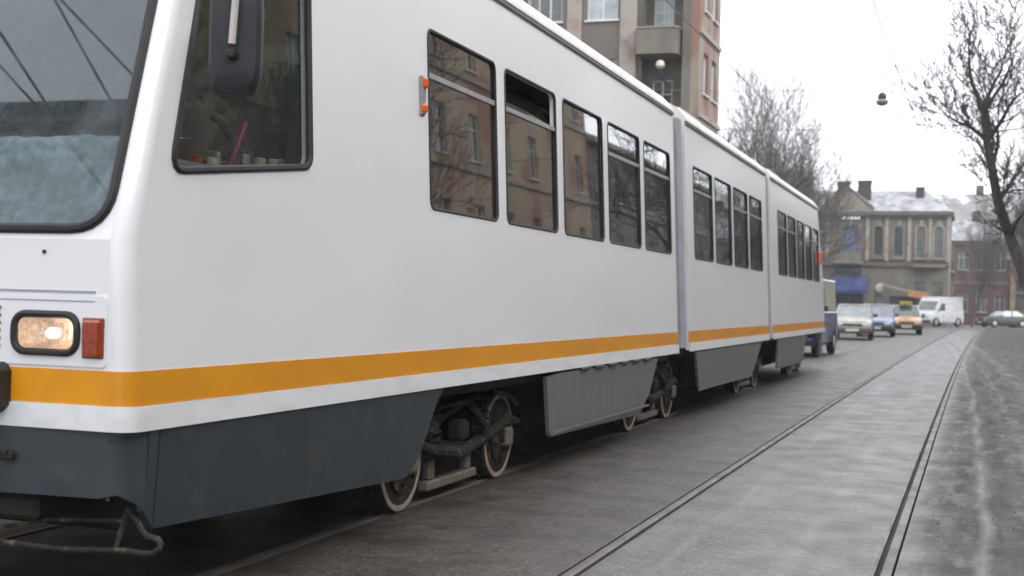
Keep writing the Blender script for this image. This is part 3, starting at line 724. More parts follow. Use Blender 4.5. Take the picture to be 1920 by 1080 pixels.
P(MB().box(2*TX+3.2, -3.2, 7.02, 7.045, 1.0, 3.2), 'partition_panel', mat('partition', (.08, .09, .08), (.55, .56, .50), 5, .5, lo=.42, hi=.60, c3=(.25, .17, .07), s3=3))
for ws_ in (W1, W2, W3):
    for a, b in ws_:
        for x in (-3.42, -4.68):
            s = MB(); s.bbox(x-.22, x+.22, a+.75, a+.83, 1.30, 2.02, .03); s.bbox(x-.22, x+.22, a+.35, a+.8, 1.28, 1.36, .03); s.bbox(x-.1, x+.1, a+.5, a+.65, .93, 1.28, .02)
            P(s, 'passenger_seat', M['pseat'])
mb = MB()
for y in (7.2, 9.9, 12.7, 16, 19, 23.5, 26.5): mb.tube([(-3.75, y, .93), (-3.75, y, 3.3)], .018, 6)
mb.tube([(-3.75, 6.2, 3.05), (-3.75, 13.9, 3.05)], .016, 6); P(mb, 'hand_pole', M['orange'])
# cloth imitating paper and reflections, and leaves imitating a mirrored tree
mb = MB(); vs = []; NX, NY = 26, 8
NX, NY = 60, 22
for j in range(NY):
    for i in range(NX):
        x = -3.17-i*.029
        if j < 11: z = 1.56+j*.035; y = yf(z)+.075+.02*math.sin(j*.5)
        else: z = 1.925+.004*(j-11); y = yf(1.92)+.10+(j-11)*.045
        d = .035*noise.noise((x*6, y*5+z*6, 1))+.018*noise.noise((x*17, (y+z)*15, 2))
        vs.append((x, y+d, z+(d*.6 if j >= 10 else 0)))
mb.add(vs, [(j*NX+i, j*NX+i+1, (j+1)*NX+i+1, (j+1)*NX+i) for j in range(NY-1) for i in range(NX-1)])
mb.build('reflection_cloth', M['cloth'], smooth='all', label='crumpled pale blue cloth low behind the windscreen, standing in for paper and reflections', cat='cloth')
lf = MB(); rnd = random.Random(5)
for i in range(260):
    a = rnd.random()*6.28; r = rnd.random()*.17; c = Vector((-3.66+r*math.cos(a)*1.7, 4.62+r*math.sin(a)*.4, 1.96+abs(rnd.gauss(0, .055))))
    d = Vector((rnd.gauss(0, 1), rnd.gauss(0, .6), rnd.gauss(0, 1))).normalized()*.035; e = Vector((rnd.gauss(0, 1), rnd.gauss(0, 1), rnd.gauss(0, 1))).cross(d).normalized()*.016
    lf.add([c-d, c+e, c+d, c-e], [(0, 1, 2, 3)])
refl_pot = thing('reflection_plant', 'small dark leafy plant added low in the windscreen to imitate a reflected tree', 'plant', (0, 0, 0))  # added leaf cluster, stands in for the dark reflection of a tree
lf.build('refl_foliage', M['leafrefl'], refl_pot); MB().lathe([(.05, 0), (.07, .12), (.075, .13)], (-3.66, 4.66, 1.86), (0, 0, 1), 14).build('refl_pot', M['black'], refl_pot, smooth=True)

# ------------------------------------------------------------------ bare trees
def tree_meshes(seed, H, r0, levels=5, spread=.55, lean=(0, 0), crook=.12, split=(2, 3), path=None, first=.35, twig=.006, up=.10, dens=1):
    rnd = random.Random(seed); tr = MB(); br = MB()
    def rv(s): return Vector((rnd.gauss(0, s), rnd.gauss(0, s), rnd.gauss(0, s)))
    def grow(p, d, L, r, lev):
        mb = tr if lev == 0 else br
        n = 5 if lev < 2 else 4 if lev < 4 else 3
        pts = [p.copy()]; rs = [r]; kids = []
        if lev == 0 and path:
            pts = [Vector(q) for q in path]; n = len(pts)-1; rs = [r*(1-.45*i/n) for i in range(n+1)]; d = (pts[-1]-pts[-2]).normalized()
            for i in range(1, n):
                if pts[i].z > H*first: kids.append((pts[i], d, rs[i]))
        else:
            for i in range(n):
                d = (d+rv(crook)+Vector((0, 0, up if lev else .03))).normalized(); p = p+d*(L/n); pts.append(p.copy()); rs.append(r*(1-.5*(i+1)/n))
                if i < n-1 and (lev > 0 or (i+1)/n > first): kids.append((p.copy(), d.copy(), rs[-1]))
        mb.tube(pts, rs, 8 if lev == 0 else 6 if lev == 1 else 4 if lev == 2 else 3, cap=False)
        if lev >= levels: return
        for q, dd, rr in kids:
            for s in range(1 if lev else 2):
                if rnd.random() < (.92 if lev < 3 else .72)*(dens if lev else 1):
                    side = dd.cross(rv(1)).normalized(); nd = (dd*(1-spread)+side*spread+Vector((0, 0, .12))).normalized()
                    grow(q, nd, L*rnd.uniform(.5, .75), max(twig, rr*rnd.uniform(.4, .65)), lev+1)
        for s in range(rnd.choice(split)):
            side = d.cross(rv(1)).normalized(); nd = (d*(1-spread*.7)+side*spread*.7+Vector((0, 0, .1))).normalized()
            grow(pts[-1], nd, L*rnd.uniform(.6, .85), max(twig, rs[-1]*rnd.uniform(.65, .9)), lev+1)
    grow(Vector((0, 0, 0)), Vector((lean[0], lean[1], 1)).normalized(), H*.42, r0, 0)
    return tr, br
def tree(seed, loc, label, m, group=None, name='bare_tree', **kw):
    t = thing(name, label, 'tree', loc, 0, group); a, b = tree_meshes(seed, **kw)
    a.build('trunk', m, t, smooth='all', fix=False); b.build('crown', m, t, smooth='all', fix=False); return t
def retree(src, loc, rz, sc_, label, group=None):
    c = copy_tree(src); c.location = loc; c.rotation_euler = (0, 0, rz); c.scale = (sc_[0], sc_[0], sc_[1]); c['label'] = label
    if group: c['group'] = group
    return c
# big tree at the right edge
tree(11, (2.15, 31, 0), 'tall bare tree with a dark curved leaning trunk at the right edge', M['bark'], H=4.0, r0=.145, levels=5, spread=.54, dens=.76,
     path=[(0, 0, 0), (-.35, .2, .9), (-1.0, .6, 2.0), (-1.35, 1.0, 3.0), (-1.62, 1.2, 3.8), (-1.75, 1.3, 4.5), (-1.88, 1.3, 5.2), (-1.95, 1.2, 5.8)], first=.60, twig=.009, up=.05)
t2 = tree(23, (-11.6, 74, 0), 'tall bare tree just right of the apartment block', M['barkfar'], 'bare trees behind the tram', H=15, r0=.22, levels=5, spread=.5, first=.2, twig=.012)
t2.scale = (.80, .80, .84)
t3 = tree(31, (-11.0, 79, 0), 'bare tree with a spreading crown nearer the palace, behind the tram roof', M['barkfar'], 'bare trees behind the tram', H=13, r0=.2, levels=5, spread=.5, first=.2, twig=.012)
t3.scale = (.74, .74, .80)
retree(t2, (-14.6, 88, 0), 2.1, (.62, .85), 'partly hidden bare tree touching the apartment block wall', 'bare trees behind the tram')
retree(t3, (-13.6, 94, 0), 1.1, (.7, .85), 'bare tree farthest back in the clump behind the tram', 'bare trees behind the tram')
retree(t3, (-12.0, 90, 0), 4.0, (.5, .62), 'smallest bare tree of the clump, beside the palace roof', 'bare trees behind the tram')
retree(t2, (4.7, 100, 0), 5.0, (.42, .5), 'bare tree rising before the cream house')
retree(t2, (.1, 110, 0), .6, (.42, .58), 'slim bare tree behind the white van before the red house')
retree(t2, (4.6, 62, 0), 3.3, (.62, .62), 'bare tree behind the leaning trunk at the right edge')
retree(t3, (3.6, 84, 0), 5.3, (.6, .70), 'distant bare tree with thin crown right of the hanging lamp')
retree(t2, (9.9, 20, 0), 1.3, (.6, .8), 'bare street tree on the right pavement, mirrored in tram windows', 'street trees reflected in the tram')
retree(t3, (9.0, 29, 0), 2.6, (.6, .8), 'second bare street tree on the right pavement, mirrored in windows', 'street trees reflected in the tram')
retree(t2, (-11.2, -14, 0), .4, (.6, .7), 'bare street tree mirrored in the windscreen')
# low dark hedge of twigs under the clump
def scrub(loc, label, w_, d_, h_, n, seed):
    rnd = random.Random(seed); mb = MB()
    for i in range(n):
        p = Vector((rnd.uniform(-w_, w_), rnd.uniform(-d_, d_), 0)); d = Vector((rnd.gauss(0, .3), rnd.gauss(0, .3), 1)).normalized(); pts = [p]; L = h_*rnd.uniform(.6, 1.1)
        for k in range(4): d = (d+Vector((rnd.gauss(0, .2), rnd.gauss(0, .2), 0))).normalized(); pts.append(pts[-1]+d*L/4)
        mb.tube(pts, [.03, .026, .02, .015, .01], 3, cap=False)
        for k in (2, 3, 4):
            for _ in range(3):
                q = pts[k]; e = Vector((rnd.gauss(0, 1), rnd.gauss(0, 1), rnd.uniform(0, 1.2))).normalized(); mb.tube([q, q+e*L*.18, q+e*L*.3+Vector((0, 0, L*.06))], [.014, .011, .007], 3, cap=False)
    mb.build('scrub', M['barkfar'], loc=loc, kind='stuff', label=label, cat='bushes', fix=False)
scrub((-12.3, 72, 0), 'dense leafless thicket below the bare trees behind the tram', 2.6, 5, 7.0, 330, 3)

# ------------------------------------------------------------------ buildings
GW = mat('house_window_glass', (.03, .035, .04), (.08, .085, .09), 2, .08, spec=.8)
CUR = mat('curtained_window', (.42, .47, .48), (.28, .32, .33), 2, .35)
WF = mat('white_window_frame', (.62, .62, .60), (.52, .52, .50), 5, .6)
BF = mat('brown_window_frame', (.10, .07, .05), (.07, .05, .04), 5, .7)
BL = mat('blue_window_frame', (.06, .10, .34), (.05, .08, .27), 5, .6)
def wall_panel(mb, x0, x1, z0, z1, holes, y=0, th=.3):
    mb.prism([(x0, z0), (x1, z0), (x1, z1), (x0, z1)], lambda u, v: (u, y, v), lambda u, v: (u, y+th, v), holes)
def rect(a, b, c, d): return [(a, c), (b, c), (b, d), (a, d)]
def arch(a, b, c, d, n=8):
    r = (b-a)/2; return [(a, c), (b, c)]+[((a+b)/2+r*math.cos(R(180*i/n)), d-r+r*math.sin(R(180*i/n))) for i in range(n+1)]
_wcache = {}
def win(parent, x, z, wd, ht, y=.14, frame=WF, glassm=GW, arched=False, rz=0, loc=None, sill=True):
    """window with frame, mullions, pane and sill, in a hole whose lower left corner is (x,z)"""
    key = (round(wd, 2), round(ht, 2), frame.name, glassm.name, arched, sill)
    if key not in _wcache:
        f = MB(); b = .06
        if arched:
            A = arch(0, wd, 0, ht); B = arch(b, wd-b, b, ht-b)
            f.prism(A, lambda u, v: (u, 0, v), lambda u, v: (u, .06, v), [B])
        else:
            f.prism(rect(0, wd, 0, ht), lambda u, v: (u, 0, v), lambda u, v: (u, .06, v), [rect(b, wd-b, b, ht-b)])
        f.box(wd/2-.03, wd/2+.03, .004, .05, b, ht-b-(.05 if arched else 0)); f.box(b, wd/2-.03, .008, .046, ht*.68, ht*.68+.045); f.box(wd/2+.03, wd-b, .008, .046, ht*.68, ht*.68+.045)
        fo = f.build('window', frame); fm = fo.data; bpy.data.objects.remove(fo)
        p = MB()
        if arched: p.prism(arch(b*.8, wd-b*.8, b*.8, ht-b*.8), lambda u, v: (u, .03, v), lambda u, v: (u, .038, v))
        else: p.box(b*.8, wd-b*.8, .030, .038, b*.8, ht-b*.8)
        po = p.build('pane', glassm); pme = po.data; bpy.data.objects.remove(po)
        s = MB(); s.bbox(-.08, wd+.08, -.22, .0, -.07, -.004, .01); so = s.build('sill', frame); sm = so.data; bpy.data.objects.remove(so)
        _wcache[key] = (fm, pme, sm)
    fm, pme, sm = _wcache[key]
    o = link('window', fm, parent, loc=loc or (x, y, z)); o.rotation_euler = (0, 0, rz)
    link('pane', pme, o)
    if sill: link('sill', sm, o)
    return o

# --- tall apartment block (front faces the camera, side faces the street)
stucco = mat('stained_stucco', (.175, .155, .128), (.115, .103, .09), .9, .9, c3=(.115, .10, .088), s3=1.7, lo3=.5, hi3=.72, stretch=(1, 1, .4), bump=.2, bscale=6)
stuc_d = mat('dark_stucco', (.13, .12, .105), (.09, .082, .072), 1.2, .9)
brickm = mat('faded_brick', (.23, .12, .10), (.18, .11, .095), 1.5, .9, c3=(.24, .205, .17), s3=.9, lo3=.44, hi3=.58, stretch=(1, 1, .5))
pila = mat('peeling_pilaster', (.29, .265, .235), (.24, .165, .14), 1.6, .9, lo=.52, hi=.66)
ab = thing('apartment_block', 'tall brown stucco apartment block with balconies and brick corner above tram', 'building', (-20, 50, 0))
AX = lambda x: x+20
W_, F0_ = MB(), 3.2
holes = []; wl = []
for k in range(6):
    zb = 12.22-3*F0_+k*F0_    # sill heights
    for (a, b, f_, g_) in ((-14.43, -13.18, WF, CUR), (-16.45, -15.45, WF, GW), (-18.6, -17.5, WF, GW), (-21.3, -20.1, WF, CUR), (-24.4, -23.2, WF, GW)):
        holes.append(rect(AX(a), AX(b), zb, zb+1.65)); wl.append((AX(a), zb, b-a, 1.65, f_, g_))
wall_panel(W_, AX(-30), AX(-12.36), 0, 21.0, holes)
W_.box(AX(-30), AX(-12.36), .3, 17, 20.6, 21.0); W_.box(AX(-30), AX(-29.7), .3, 17, 0, 20.6); W_.box(AX(-30), AX(-14.0), 16.7, 17, 0, 20.6); W_.box(AX(-14.3), AX(-14.0), 4.3, 16.7, 0, 20.6)
W_.box(AX(-29.7), AX(-14.3), .6, .7, 0, 20.6)
W_.build('wall', stucco, ab)
for a, z, w0, h0, f_, g_ in wl: win(ab, a, z, w0, h0, .12, f_, g_)
# balcony bay: recessed dark wall with balcony doors
B_ = MB(); hl = [rect(AX(-11.95), AX(-11.15), 12.22-3*F0_-1.0+k*F0_+.15, 12.22-3*F0_+k*F0_+.95) for k in range(6)]
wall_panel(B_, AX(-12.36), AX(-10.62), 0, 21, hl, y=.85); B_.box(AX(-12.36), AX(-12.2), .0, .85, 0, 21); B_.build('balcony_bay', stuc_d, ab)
for k in range(6): win(ab, AX(-11.95), 12.22-3*F0_-.85+k*F0_, .8, 1.8, .97, WF, CUR if k == 3 else GW, sill=False)
for k in range(6):
    z0 = 10.75-3*F0_+k*F0_+0
    q = MB(); n = 10; pts = [(AX(-12.30), .9), (AX(-12.30), -.55)]+[(AX(-11.0)+.28*math.sin(R(90*i/n)), -.27-.28*math.cos(R(90*i/n))) for i in range(n+1)]+[(AX(-10.72), .9)]
    q.prism(pts, lambda u, v: (u, v, z0), lambda u, v: (u, v, z0+.16)); b = q.build('balcony', stucco, ab)
    q = MB(); inner = [(AX(-12.18), .9), (AX(-12.18), -.43)]+[(AX(-11.0)+.16*math.sin(R(90*i/n)), -.27-.16*math.cos(R(90*i/n))) for i in range(n+1)]+[(AX(-10.84), .9)]
    ring = pts+inner[::-1]; q.prism(ring, lambda u, v: (u, v, z0+.163), lambda u, v: (u, v, z0+.98)); q.build('parapet', stucco, b)
    q = MB(); q.prism([(p[0]+(.04 if p[0] > AX(-11.5) else -.04), p[1]-(.04 if p[1] < .5 else 0)) for p in pts]+inner[::-1], lambda u, v: (u, v, z0+.983), lambda u, v: (u, v, z0+1.03)); q.build('coping', pila, b)
for x0, x1 in ((-13.06, -12.40), (-15.20, -14.62), (-17.2, -16.7)): MB().bbox(AX(x0), AX(x1), -.16, -.002, 0, 20.9, .03).build('pilaster', pila, ab)
q = MB(); q.box(AX(-10.62), AX(-10.28), .0, 1.0, 0, 21); q.build('wall', stucco, ab, label='plain grey strip between balconies and brick corner')
# brick corner with windows towards the street
q = MB(); q.box(AX(-10.28), AX(-9.96), .0, .3, 0, 21.4)
sh = [rect(.9+j*1.7, .9+j*1.7+1.0, 12.6-3*F0_+k*F0_, 14.2-3*F0_+k*F0_) for j in range(2) for k in range(6)]
q.prism([(.3, 0), (4.3, 0), (4.3, 21.4), (.3, 21.4)], lambda u, v: (AX(-9.96), u, v), lambda u, v: (AX(-10.26), u, v), sh); q.box(AX(-14), AX(-10.28), 4.0, 4.3, 0, 21.4)
q.build('brick_corner', brickm, ab)
for h in sh: win(ab, 0, 0, 1.0, 1.6, frame=WF, glassm=CUR, rz=R(90), loc=(AX(-10.08), h[0][0], h[0][1]))
for k in range(6): MB().box(AX(-9.955), AX(-9.88), 0.02, 4.32, 11.6-3*F0_+k*F0_, 11.78-3*F0_+k*F0_).build('string_course', pila, ab)
q = MB(); q.bbox(AX(-30.4), AX(-9.5), -.5, 4.8, 21.4, 21.8, .05); q.build('cornice', pila, ab)
lampt = thing('wall_lamp', 'round pale globe lamp on a bracket under the lowest visible balcony', 'lamp', (-11.35, 49.55, 10.33))
MB().lathe([(.02, -.17), (.10, -.14), (.165, -.06), (.17, .02), (.14, .11), (.06, .165), (.01, .17)], (0, 0, 0), (0, 0, 1), 16).build('globe', mat('globe_glass', (.55, .52, .42), rough=.4), lampt, smooth=True)
MB().tube([(0, 0, -.16), (0, .0, -.30), (0, .25, -.5), (0, 1.3, -.55)], .035, 6).build('bracket', M['black'], lampt)

# --- generic rows (seen mirrored in the glass)
def row_house(name, label, x, y0, y1, h, side, wallm, framem, floors=4, seed=0, g=GW, depth=9, rh=2.25):
    """facade plane at x; side=+1: stands on the right, looks towards -x"""
    L = y1-y0
    t = thing(name, label, 'building', (x, y0 if side < 0 else y1, 0), R(90) if side < 0 else R(-90))
    q = MB(); fh = h/floors; n = max(2, int(L/3.4)); hl = []; ws_ = []
    for f in range(floors):
        for i in range(n):
            cx = L*(i+.5)/n; z0 = f*fh+.95; hl.append(rect(cx-.6, cx+.6, z0, z0+fh*.52)); ws_.append((cx-.6, z0))
    # local x along the facade, local -y outward
    wall_panel(q, 0, L, 0, h, hl); q.box(0, L, .3, depth, h-.3, h); q.box(0, .3, .3, depth, 0, h-.3); q.box(L-.3, L, .3, depth, 0, h-.3); q.box(.3, L-.3, depth-.3, depth, 0, h-.3); q.box(.3, L-.3, .7, .8, 0, h-.3)
    q.build('wall', wallm, t)
    for a, z in ws_: win(t, a, z, 1.2, fh*.52, .12, framem, g)
    q = MB(); q.bbox(-.05, L+.05, -.45, .3, h+.002, h+.35, .06); q.build('cornice', pila, t)
    q = MB(); q.prism([(-.35, h+.352), (depth+.3, h+.352), (depth*.5, h+.352+rh)], lambda u, v: (0, u, v), lambda u, v: (L, u, v)); q.build('roof', M['snow'], t)
    for i in range(floors-1): MB().box(0, L, -.10, -.002, (i+1)*fh+.45, (i+1)*fh+.62).build('string_course', pila, t)
    return t
brown = mat('brown_facade', (.40, .31, .22), (.31, .24, .17), .7, .9, c3=(.27, .13, .09), s3=.45, lo3=.52, hi3=.6)
row_house('town_house', 'brown facade house on the right pavement, mirrored in the first tram windows', 12, 4, 22, 14.5, 1, brown, WF, 4, seed=1)
row_house('town_house', 'ochre and brick house further along the right pavement', 12, 22.2, 40, 15, 1, mat('ochre_facade', (.36, .27, .17), (.29, .215, .14), .6, .9), WF, seed=2)
row_house('town_house', 'brown house farther along the right row', 12, 40.2, 66, 14.5, 1, brown, WF, 4)
row_house('town_house', 'pale house far along the right pavement before the crossing', 12, 66.2, 100, 11, 1, stucco, WF, 3)
row_house('town_house', 'brown house on the right pavement level with the photographer', 12, -24, 3.8, 12.5, 1, stucco, WF)
row_house('town_house', 'far brown house on the left pavement behind the photographer', -13.5, -44, -22.2, 12, -1, brown, WF)
lilac = mat('lilac_grey_facade', (.62, .60, .66), (.52, .50, .55), .7, .9)
row_house('town_house', 'brown house on the left pavement hidden behind the tram front', -13.5, 5.4, 14, 12, -1, brown, BF)
row_house('town_house', 'stained house on the left pavement hidden behind the tram middle', -13.5, 14.2, 32, 12.5, -1, stucco, WF)

# --- palace-like corner house at the end of the street
pal = thing('palace_house', 'weathered two-storey corner house with arched windows, pediment and snowy roof', 'building', (-7, 115, 0))
pstone = mat('palace_stone', (.215, .20, .168), (.16, .147, .125), .6, .9, c3=(.13, .115, .10), s3=.9, lo3=.5, hi3=.75, stretch=(1, 1, .5), bump=.2, bscale=5)
pdark = mat('palace_dark_stone', (.13, .118, .10), (.09, .08, .07), .8, .9)
snowroof = mat('snowy_roof', (.36, .365, .385), (.21, .21, .225), 1.2, .8, c3=(.16, .15, .15), s3=1.3, lo3=.52, hi3=.62, stretch=(1, .5, 1))
X = lambda x: x+7
q = MB(); H0 = 9.35
HB = [arch(X(-10.30), X(-9.10), 6.0, 8.35)]
AW = [(-7.75, -7.05), (-6.15, -5.45), (-4.35, -3.65), (-2.95, -2.25), (-13.4, -12.7), (-15.4, -14.7), (-17.4, -16.7)]
HB += [arch(X(a), X(b), 5.75, 8.15) for a, b in AW]
HB += [rect(X(-11.1), X(-8.5), .6, 2.85), rect(X(-7.6), X(-7.0), 0.5, 2.9), rect(X(-4.45), X(-3.55), 1.0, 3.6), rect(X(-3.0), X(-2.2), 1.0, 3.6), rect(X(-13.4), X(-12.6), 1.0, 3.6), rect(X(-15.4), X(-14.6), 1.0, 3.6)]
wall_panel(q, X(-19), X(-1.78), 0, H0, HB); q.box(X(-19), X(-1.78), .3, 12, H0-.3, H0); q.box(X(-2.08), X(-1.78), .3, 12, 0, H0-.3); q.box(X(-19), X(-18.7), .3, 12, 0, H0-.3); q.box(X(-18.7), X(-2.08), .9, 1.0, 0, H0-.3)
q.build('wall', pstone, pal)
win(pal, X(-10.30), 6.0, 1.2, 2.35, .10, BL, mat('blue_tinted_pane', (.16, .20, .30), rough=.2), True, sill=False)['label'] = 'bright blue arched window under the pediment'
for a, b in AW: win(pal, X(a), 5.75, .7, 2.4, .12, BF, GW, True, sill=False)
for a, b in ((-4.45, -3.55), (-3.0, -2.2), (-13.4, -12.6), (-15.4, -14.6)): win(pal, X(a), 1.0, b-a, 2.6, .12, BF, GW)
MB().box(X(-11.05), X(-8.55), .25, .29, .6, 2.8).build('shop_window', GW, pal)
q = MB()
for x in (-10.4, -9.7, -9.1): q.box(X(x)-.03, X(x)+.03, .18, .24, .6, 2.8)
q.build('shop_frame', BF, pal)
MB().box(X(-7.6), X(-7.0), .15, .22, .02, 2.9).build('door', BF, pal)
for a, b in AW+[(-10.35, -9.05)]:
    s = MB(); m_ = (a+b)/2; A = arch(X(a)-.14, X(b)+.14, 5.6, 8.35 if b-a < 1 else 8.6); Bq = arch(X(a), X(b), 5.60001, 8.15 if b-a < 1 else 8.36)
    s.prism(A, lambda u, v: (u, -.12, v), lambda u, v: (u, -.003, v), [[(u, v if v > 5.7 else 5.61) for u, v in Bq]]); s.bbox(X(m_)-.16, X(m_)+.16, -.22, -.122, 8.1, 8.62, .03)
    s.bbox(X(a)-.2, X(b)+.2, -.3, -.003, 5.35, 5.55, .03); s.build('window_surround', pila if a > -5 else pstone, pal)
for x in (-11.6, -8.3, -6.75, -4.95, -3.3, -1.9): MB().bbox(X(x)-.14, X(x)+.14, -.17, -.003, 5.2, 8.95, .03).build('pilaster', pila, pal)
s = MB(); s.bbox(X(-12), X(-1.6), -.5, -.003, 9.0, 9.36, .06); s.bbox(X(-19.2), X(-12), -.3, -.003, 9.0, 9.36, .06); s.bbox(X(-19.2), X(-1.7), -.2, -.003, 4.75, 5.0, .04)
for i in range(34): s.bbox(X(-11.9)+i*.3, X(-11.9)+i*.3+.13, -.38, -.004, 8.82, 8.995, .01)
s.build('cornice', pdark, pal)
s = MB(); s.bbox(X(-10.9), X(-8.6), -.95, -.21, 4.9, 5.15, .05); s.bbox(X(-10.7), X(-8.8), -.8, -.7, 5.155, 5.95, .04); s.build('balcony', pstone, pal); MB().bbox(X(-4.6), X(-2.1), -.85, -.21, 4.7, 4.95, .05).build('balcony', pstone, pal)
s = MB()
for i in range(14): s.box(X(-4.55)+i*.18, X(-4.55)+i*.18+.03, -.83, -.80, 4.955, 5.7)
s.box(X(-4.58), X(-2.12), -.84, -.79, 5.705, 5.75); s.build('balcony_railing', BF, pal)
s = MB(); s.prism([(X(-12.0), 9.37), (X(-7.9), 9.37), (X(-7.9), 9.6), (X(-9.9), 11.3), (X(-12.0), 9.6)], lambda u, v: (u, -.35, v), lambda u, v: (u, 0.3, v)); s.build('pediment', pstone, pal)
s = MB(); s.prism([(X(-12.1), 9.62), (X(-9.9), 11.33), (X(-7.8), 9.62), (X(-7.8), 9.8), (X(-9.9), 11.5), (X(-12.1), 9.8)], lambda u, v: (u, -.45, v), lambda u, v: (u, 4, v)); s.build('roof', snowroof, pal, label='snow-covered gable over the pediment')
s = MB(); s.prism([(-.5, 9.37), (12.3, 9.37), (6, 11.6)], lambda u, v: (X(-19.2), u, v), lambda u, v: (X(-1.5) if u < 5 or u > 7 else X(-3.8), u, v)); r_ = s.build('roof', snowroof, pal)
s = MB(); s.bbox(X(-10.4), X(-8.9), -.34, -.24, 8.66, 8.97, .03); s.build('snow_ledge', M['snow'], pal)
for x, y, z0, z1, w0 in ((-10.6, 3, 10.6, 12.0, .5), (-8.85, 3.2, 10.4, 12.1, .55), (-4.3, 4, 10.5, 11.6, .35)):
    s = MB(); s.bbox(X(x)-w0, X(x)+w0, y-.4, y+.4, z0, z1, .05); s.bbox(X(x)-w0-.08, X(x)+w0+.08, y-.48, y+.48, z1, z1+.12, .03); s.build('chimney', mat('chimney_brick', (.045, .03, .03), (.03, .024, .024), 3, .9), r_)
aw = MB(); aw.prism([(-1.5, 2.75), (-1.48, 2.70), (-.004, 3.95), (-.004, 4.02)], lambda u, v: (X(-11.3), u, v), lambda u, v: (X(-8.1), u, v)); aw.box(X(-11.3), X(-8.1), -1.52, -1.501, 2.45, 2.75)
aw.build('awning', mat('blue_awning', (.015, .032, .14), (.06, .07, .15), 1.2, .7, lo=.45, hi=.6), pal)
MB().bbox(X(-10.9), X(-8.7), -.18, -.004, 4.15, 4.65, .02).build('shop_sign', mat('dark_sign', (.03, .035, .05), (.06, .07, .09), 2, .5), pal)

# --- red house, cream house, big roof behind
redm = mat('red_plaster', (.21, .115, .11), (.17, .10, .098), .8, .9, c3=(.16, .125, .12), s3=.6, lo3=.5, hi3=.65)
def front_house(name, label, x0, x1, y, h, wallm, cols, rows, ww, wh, frame, g, roofm, rh, depth=10, sill0=1.2, turn=False):
    t = thing(name, label, 'building', (x1 if turn else x0, y, 0), R(180) if turn else 0); L = x1-x0; q = MB(); hl = []; ws_ = []
    for j in range(rows):
        for i in range(cols):
            cx = L*(i+.5)/cols; z0 = sill0+j*(h/rows); hl.append(rect(cx-ww/2, cx+ww/2, z0, z0+wh)); ws_.append((cx-ww/2, z0))
    wall_panel(q, 0, L, 0, h, hl); q.box(0, .3, .3, depth, 0, h); q.box(L-.3, L, .3, depth, 0, h); q.box(.3, L-.3, .9, 1.0, 0, h); q.box(.3, L-.3, depth-.3, depth, 0, h); q.build('wall', wallm, t)
    for a, z in ws_: win(t, a, z, ww, wh, .12, frame, g)
    q = MB(); q.prism([(-.5, h+.01), (depth+.5, h+.01), (depth/2, h+rh)], lambda u, v: (-.3, u, v), lambda u, v: (L+.3, u, v)); r = q.build('roof', roofm, t)
    q = MB(); q.bbox(L*.3, L*.3+.8, depth*.45, depth*.6, h+rh*.6, h+rh+.9, .05); q.build('chimney', mat('chimney_dark', (.08, .06, .055), rough=.9), r)
    q = MB(); q.bbox(-.2, L+.2, -.25, -.003, h-.35, h-.05, .04); q.build('cornice', pila, t); MB().bbox(-.02, L+.02, -.08, -.003, h*.5-.1, h*.5+.12, .02).build('string_course', pila, t)
    return t
greyroof = mat('grey_roof', (.16, .15, .15), (.24, .23, .235), .8, .8, c3=(.6, .6, .63), s3=.7, lo3=.55, hi3=.65)
front_house('corner_house', 'lilac grey house at the side street, mirrored as a band in the windscreen', -33, -13.2, -8.5, 15.2, lilac, 6, 4, 1.3, 2.0, WF, CUR, greyroof, .4, depth=13, turn=True)
front_house('red_house', 'dull red plaster house beyond the white van', -1.5, 3.25, 128, 7.6, redm, 3, 2, .9, 1.6, WF, GW, snowroof, 2.2)
front_house('cream_house', 'cream yellow low house at the right edge beside the red house', 3.3, 8.5, 127, 6.0, mat('cream_plaster', (.46, .36, .22), (.38, .30, .19), .8, .9), 3, 1, .8, 2.6, BF, GW, snowroof, 2.4, sill0=1.6)
front_house('large_house', 'tall grey-roofed house rising behind the palace and red house', -3.5, 9, 146, 10.6, stuc_d, 5, 3, 1.0, 1.6, BF, GW, greyroof, 3.2)
front_house('back_house', 'low grey house with snowy roof behind the thicket left of palace', -26, -12.2, 100, 8.8, stucco, 5, 2, 1.0, 1.6, WF, GW, greyroof, 3.0)
front_house('side_house', 'plain grey house continuing the far side of the crossing', -40, -19.4, 116, 9, stuc_d, 6, 2, 1.0, 1.8, WF, GW, greyroof, 3)
front_house('corner_house', 'brown house across the crossing beyond the frame right side', 9, 30, 120, 9, stucco, 6, 2, 1.0, 1.8, WF, GW, snowroof, 3)

# ------------------------------------------------------------------ overhead wires and hanging lamp
wm = mat('wire_dark', (.05, .05, .05), rough=.6); wg = mat('wire_grey', (.16, .16, .17), rough=.6)
def wire(pts, r, label, m=wm, name='overhead_wire'):
    mb = MB(); mb.tube(pts, r, 5); return mb.build(name, m, label=label, cat='wire')
wire([(-1.38+bend(-1, y), y, 5.5+.06*math.sin(y*.25)) for y in range(-40, 111, 5)], .008, 'thin contact wire over the right track, rising into the white sky', wg)
wire([(TX, y, 5.46) for y in range(-40, 111, 10)], .008, 'contact wire over the left track above the tram')
wire([(-8.0, 17, 7.9), (-8.0, 6, 7.25), (-8.0, 1.04, 6.98), (-8.0, -.6, 6.84), (-8.0, -8, 6.6), (-8.0, -30, 7.4)], .015, 'sagging black cable over the left pavement, steepest line mirrored in the windscreen')
wire([(-8.1, 17, 4.6), (-8.1, 6, 6.2), (-8.1, .9, 7.16), (-8.1, -.3, 7.44), (-8.1, -10, 8.4), (-8.1, -30, 8.6)], .015, 'rising black cable over the left pavement, mirrored at the right of the windscreen')
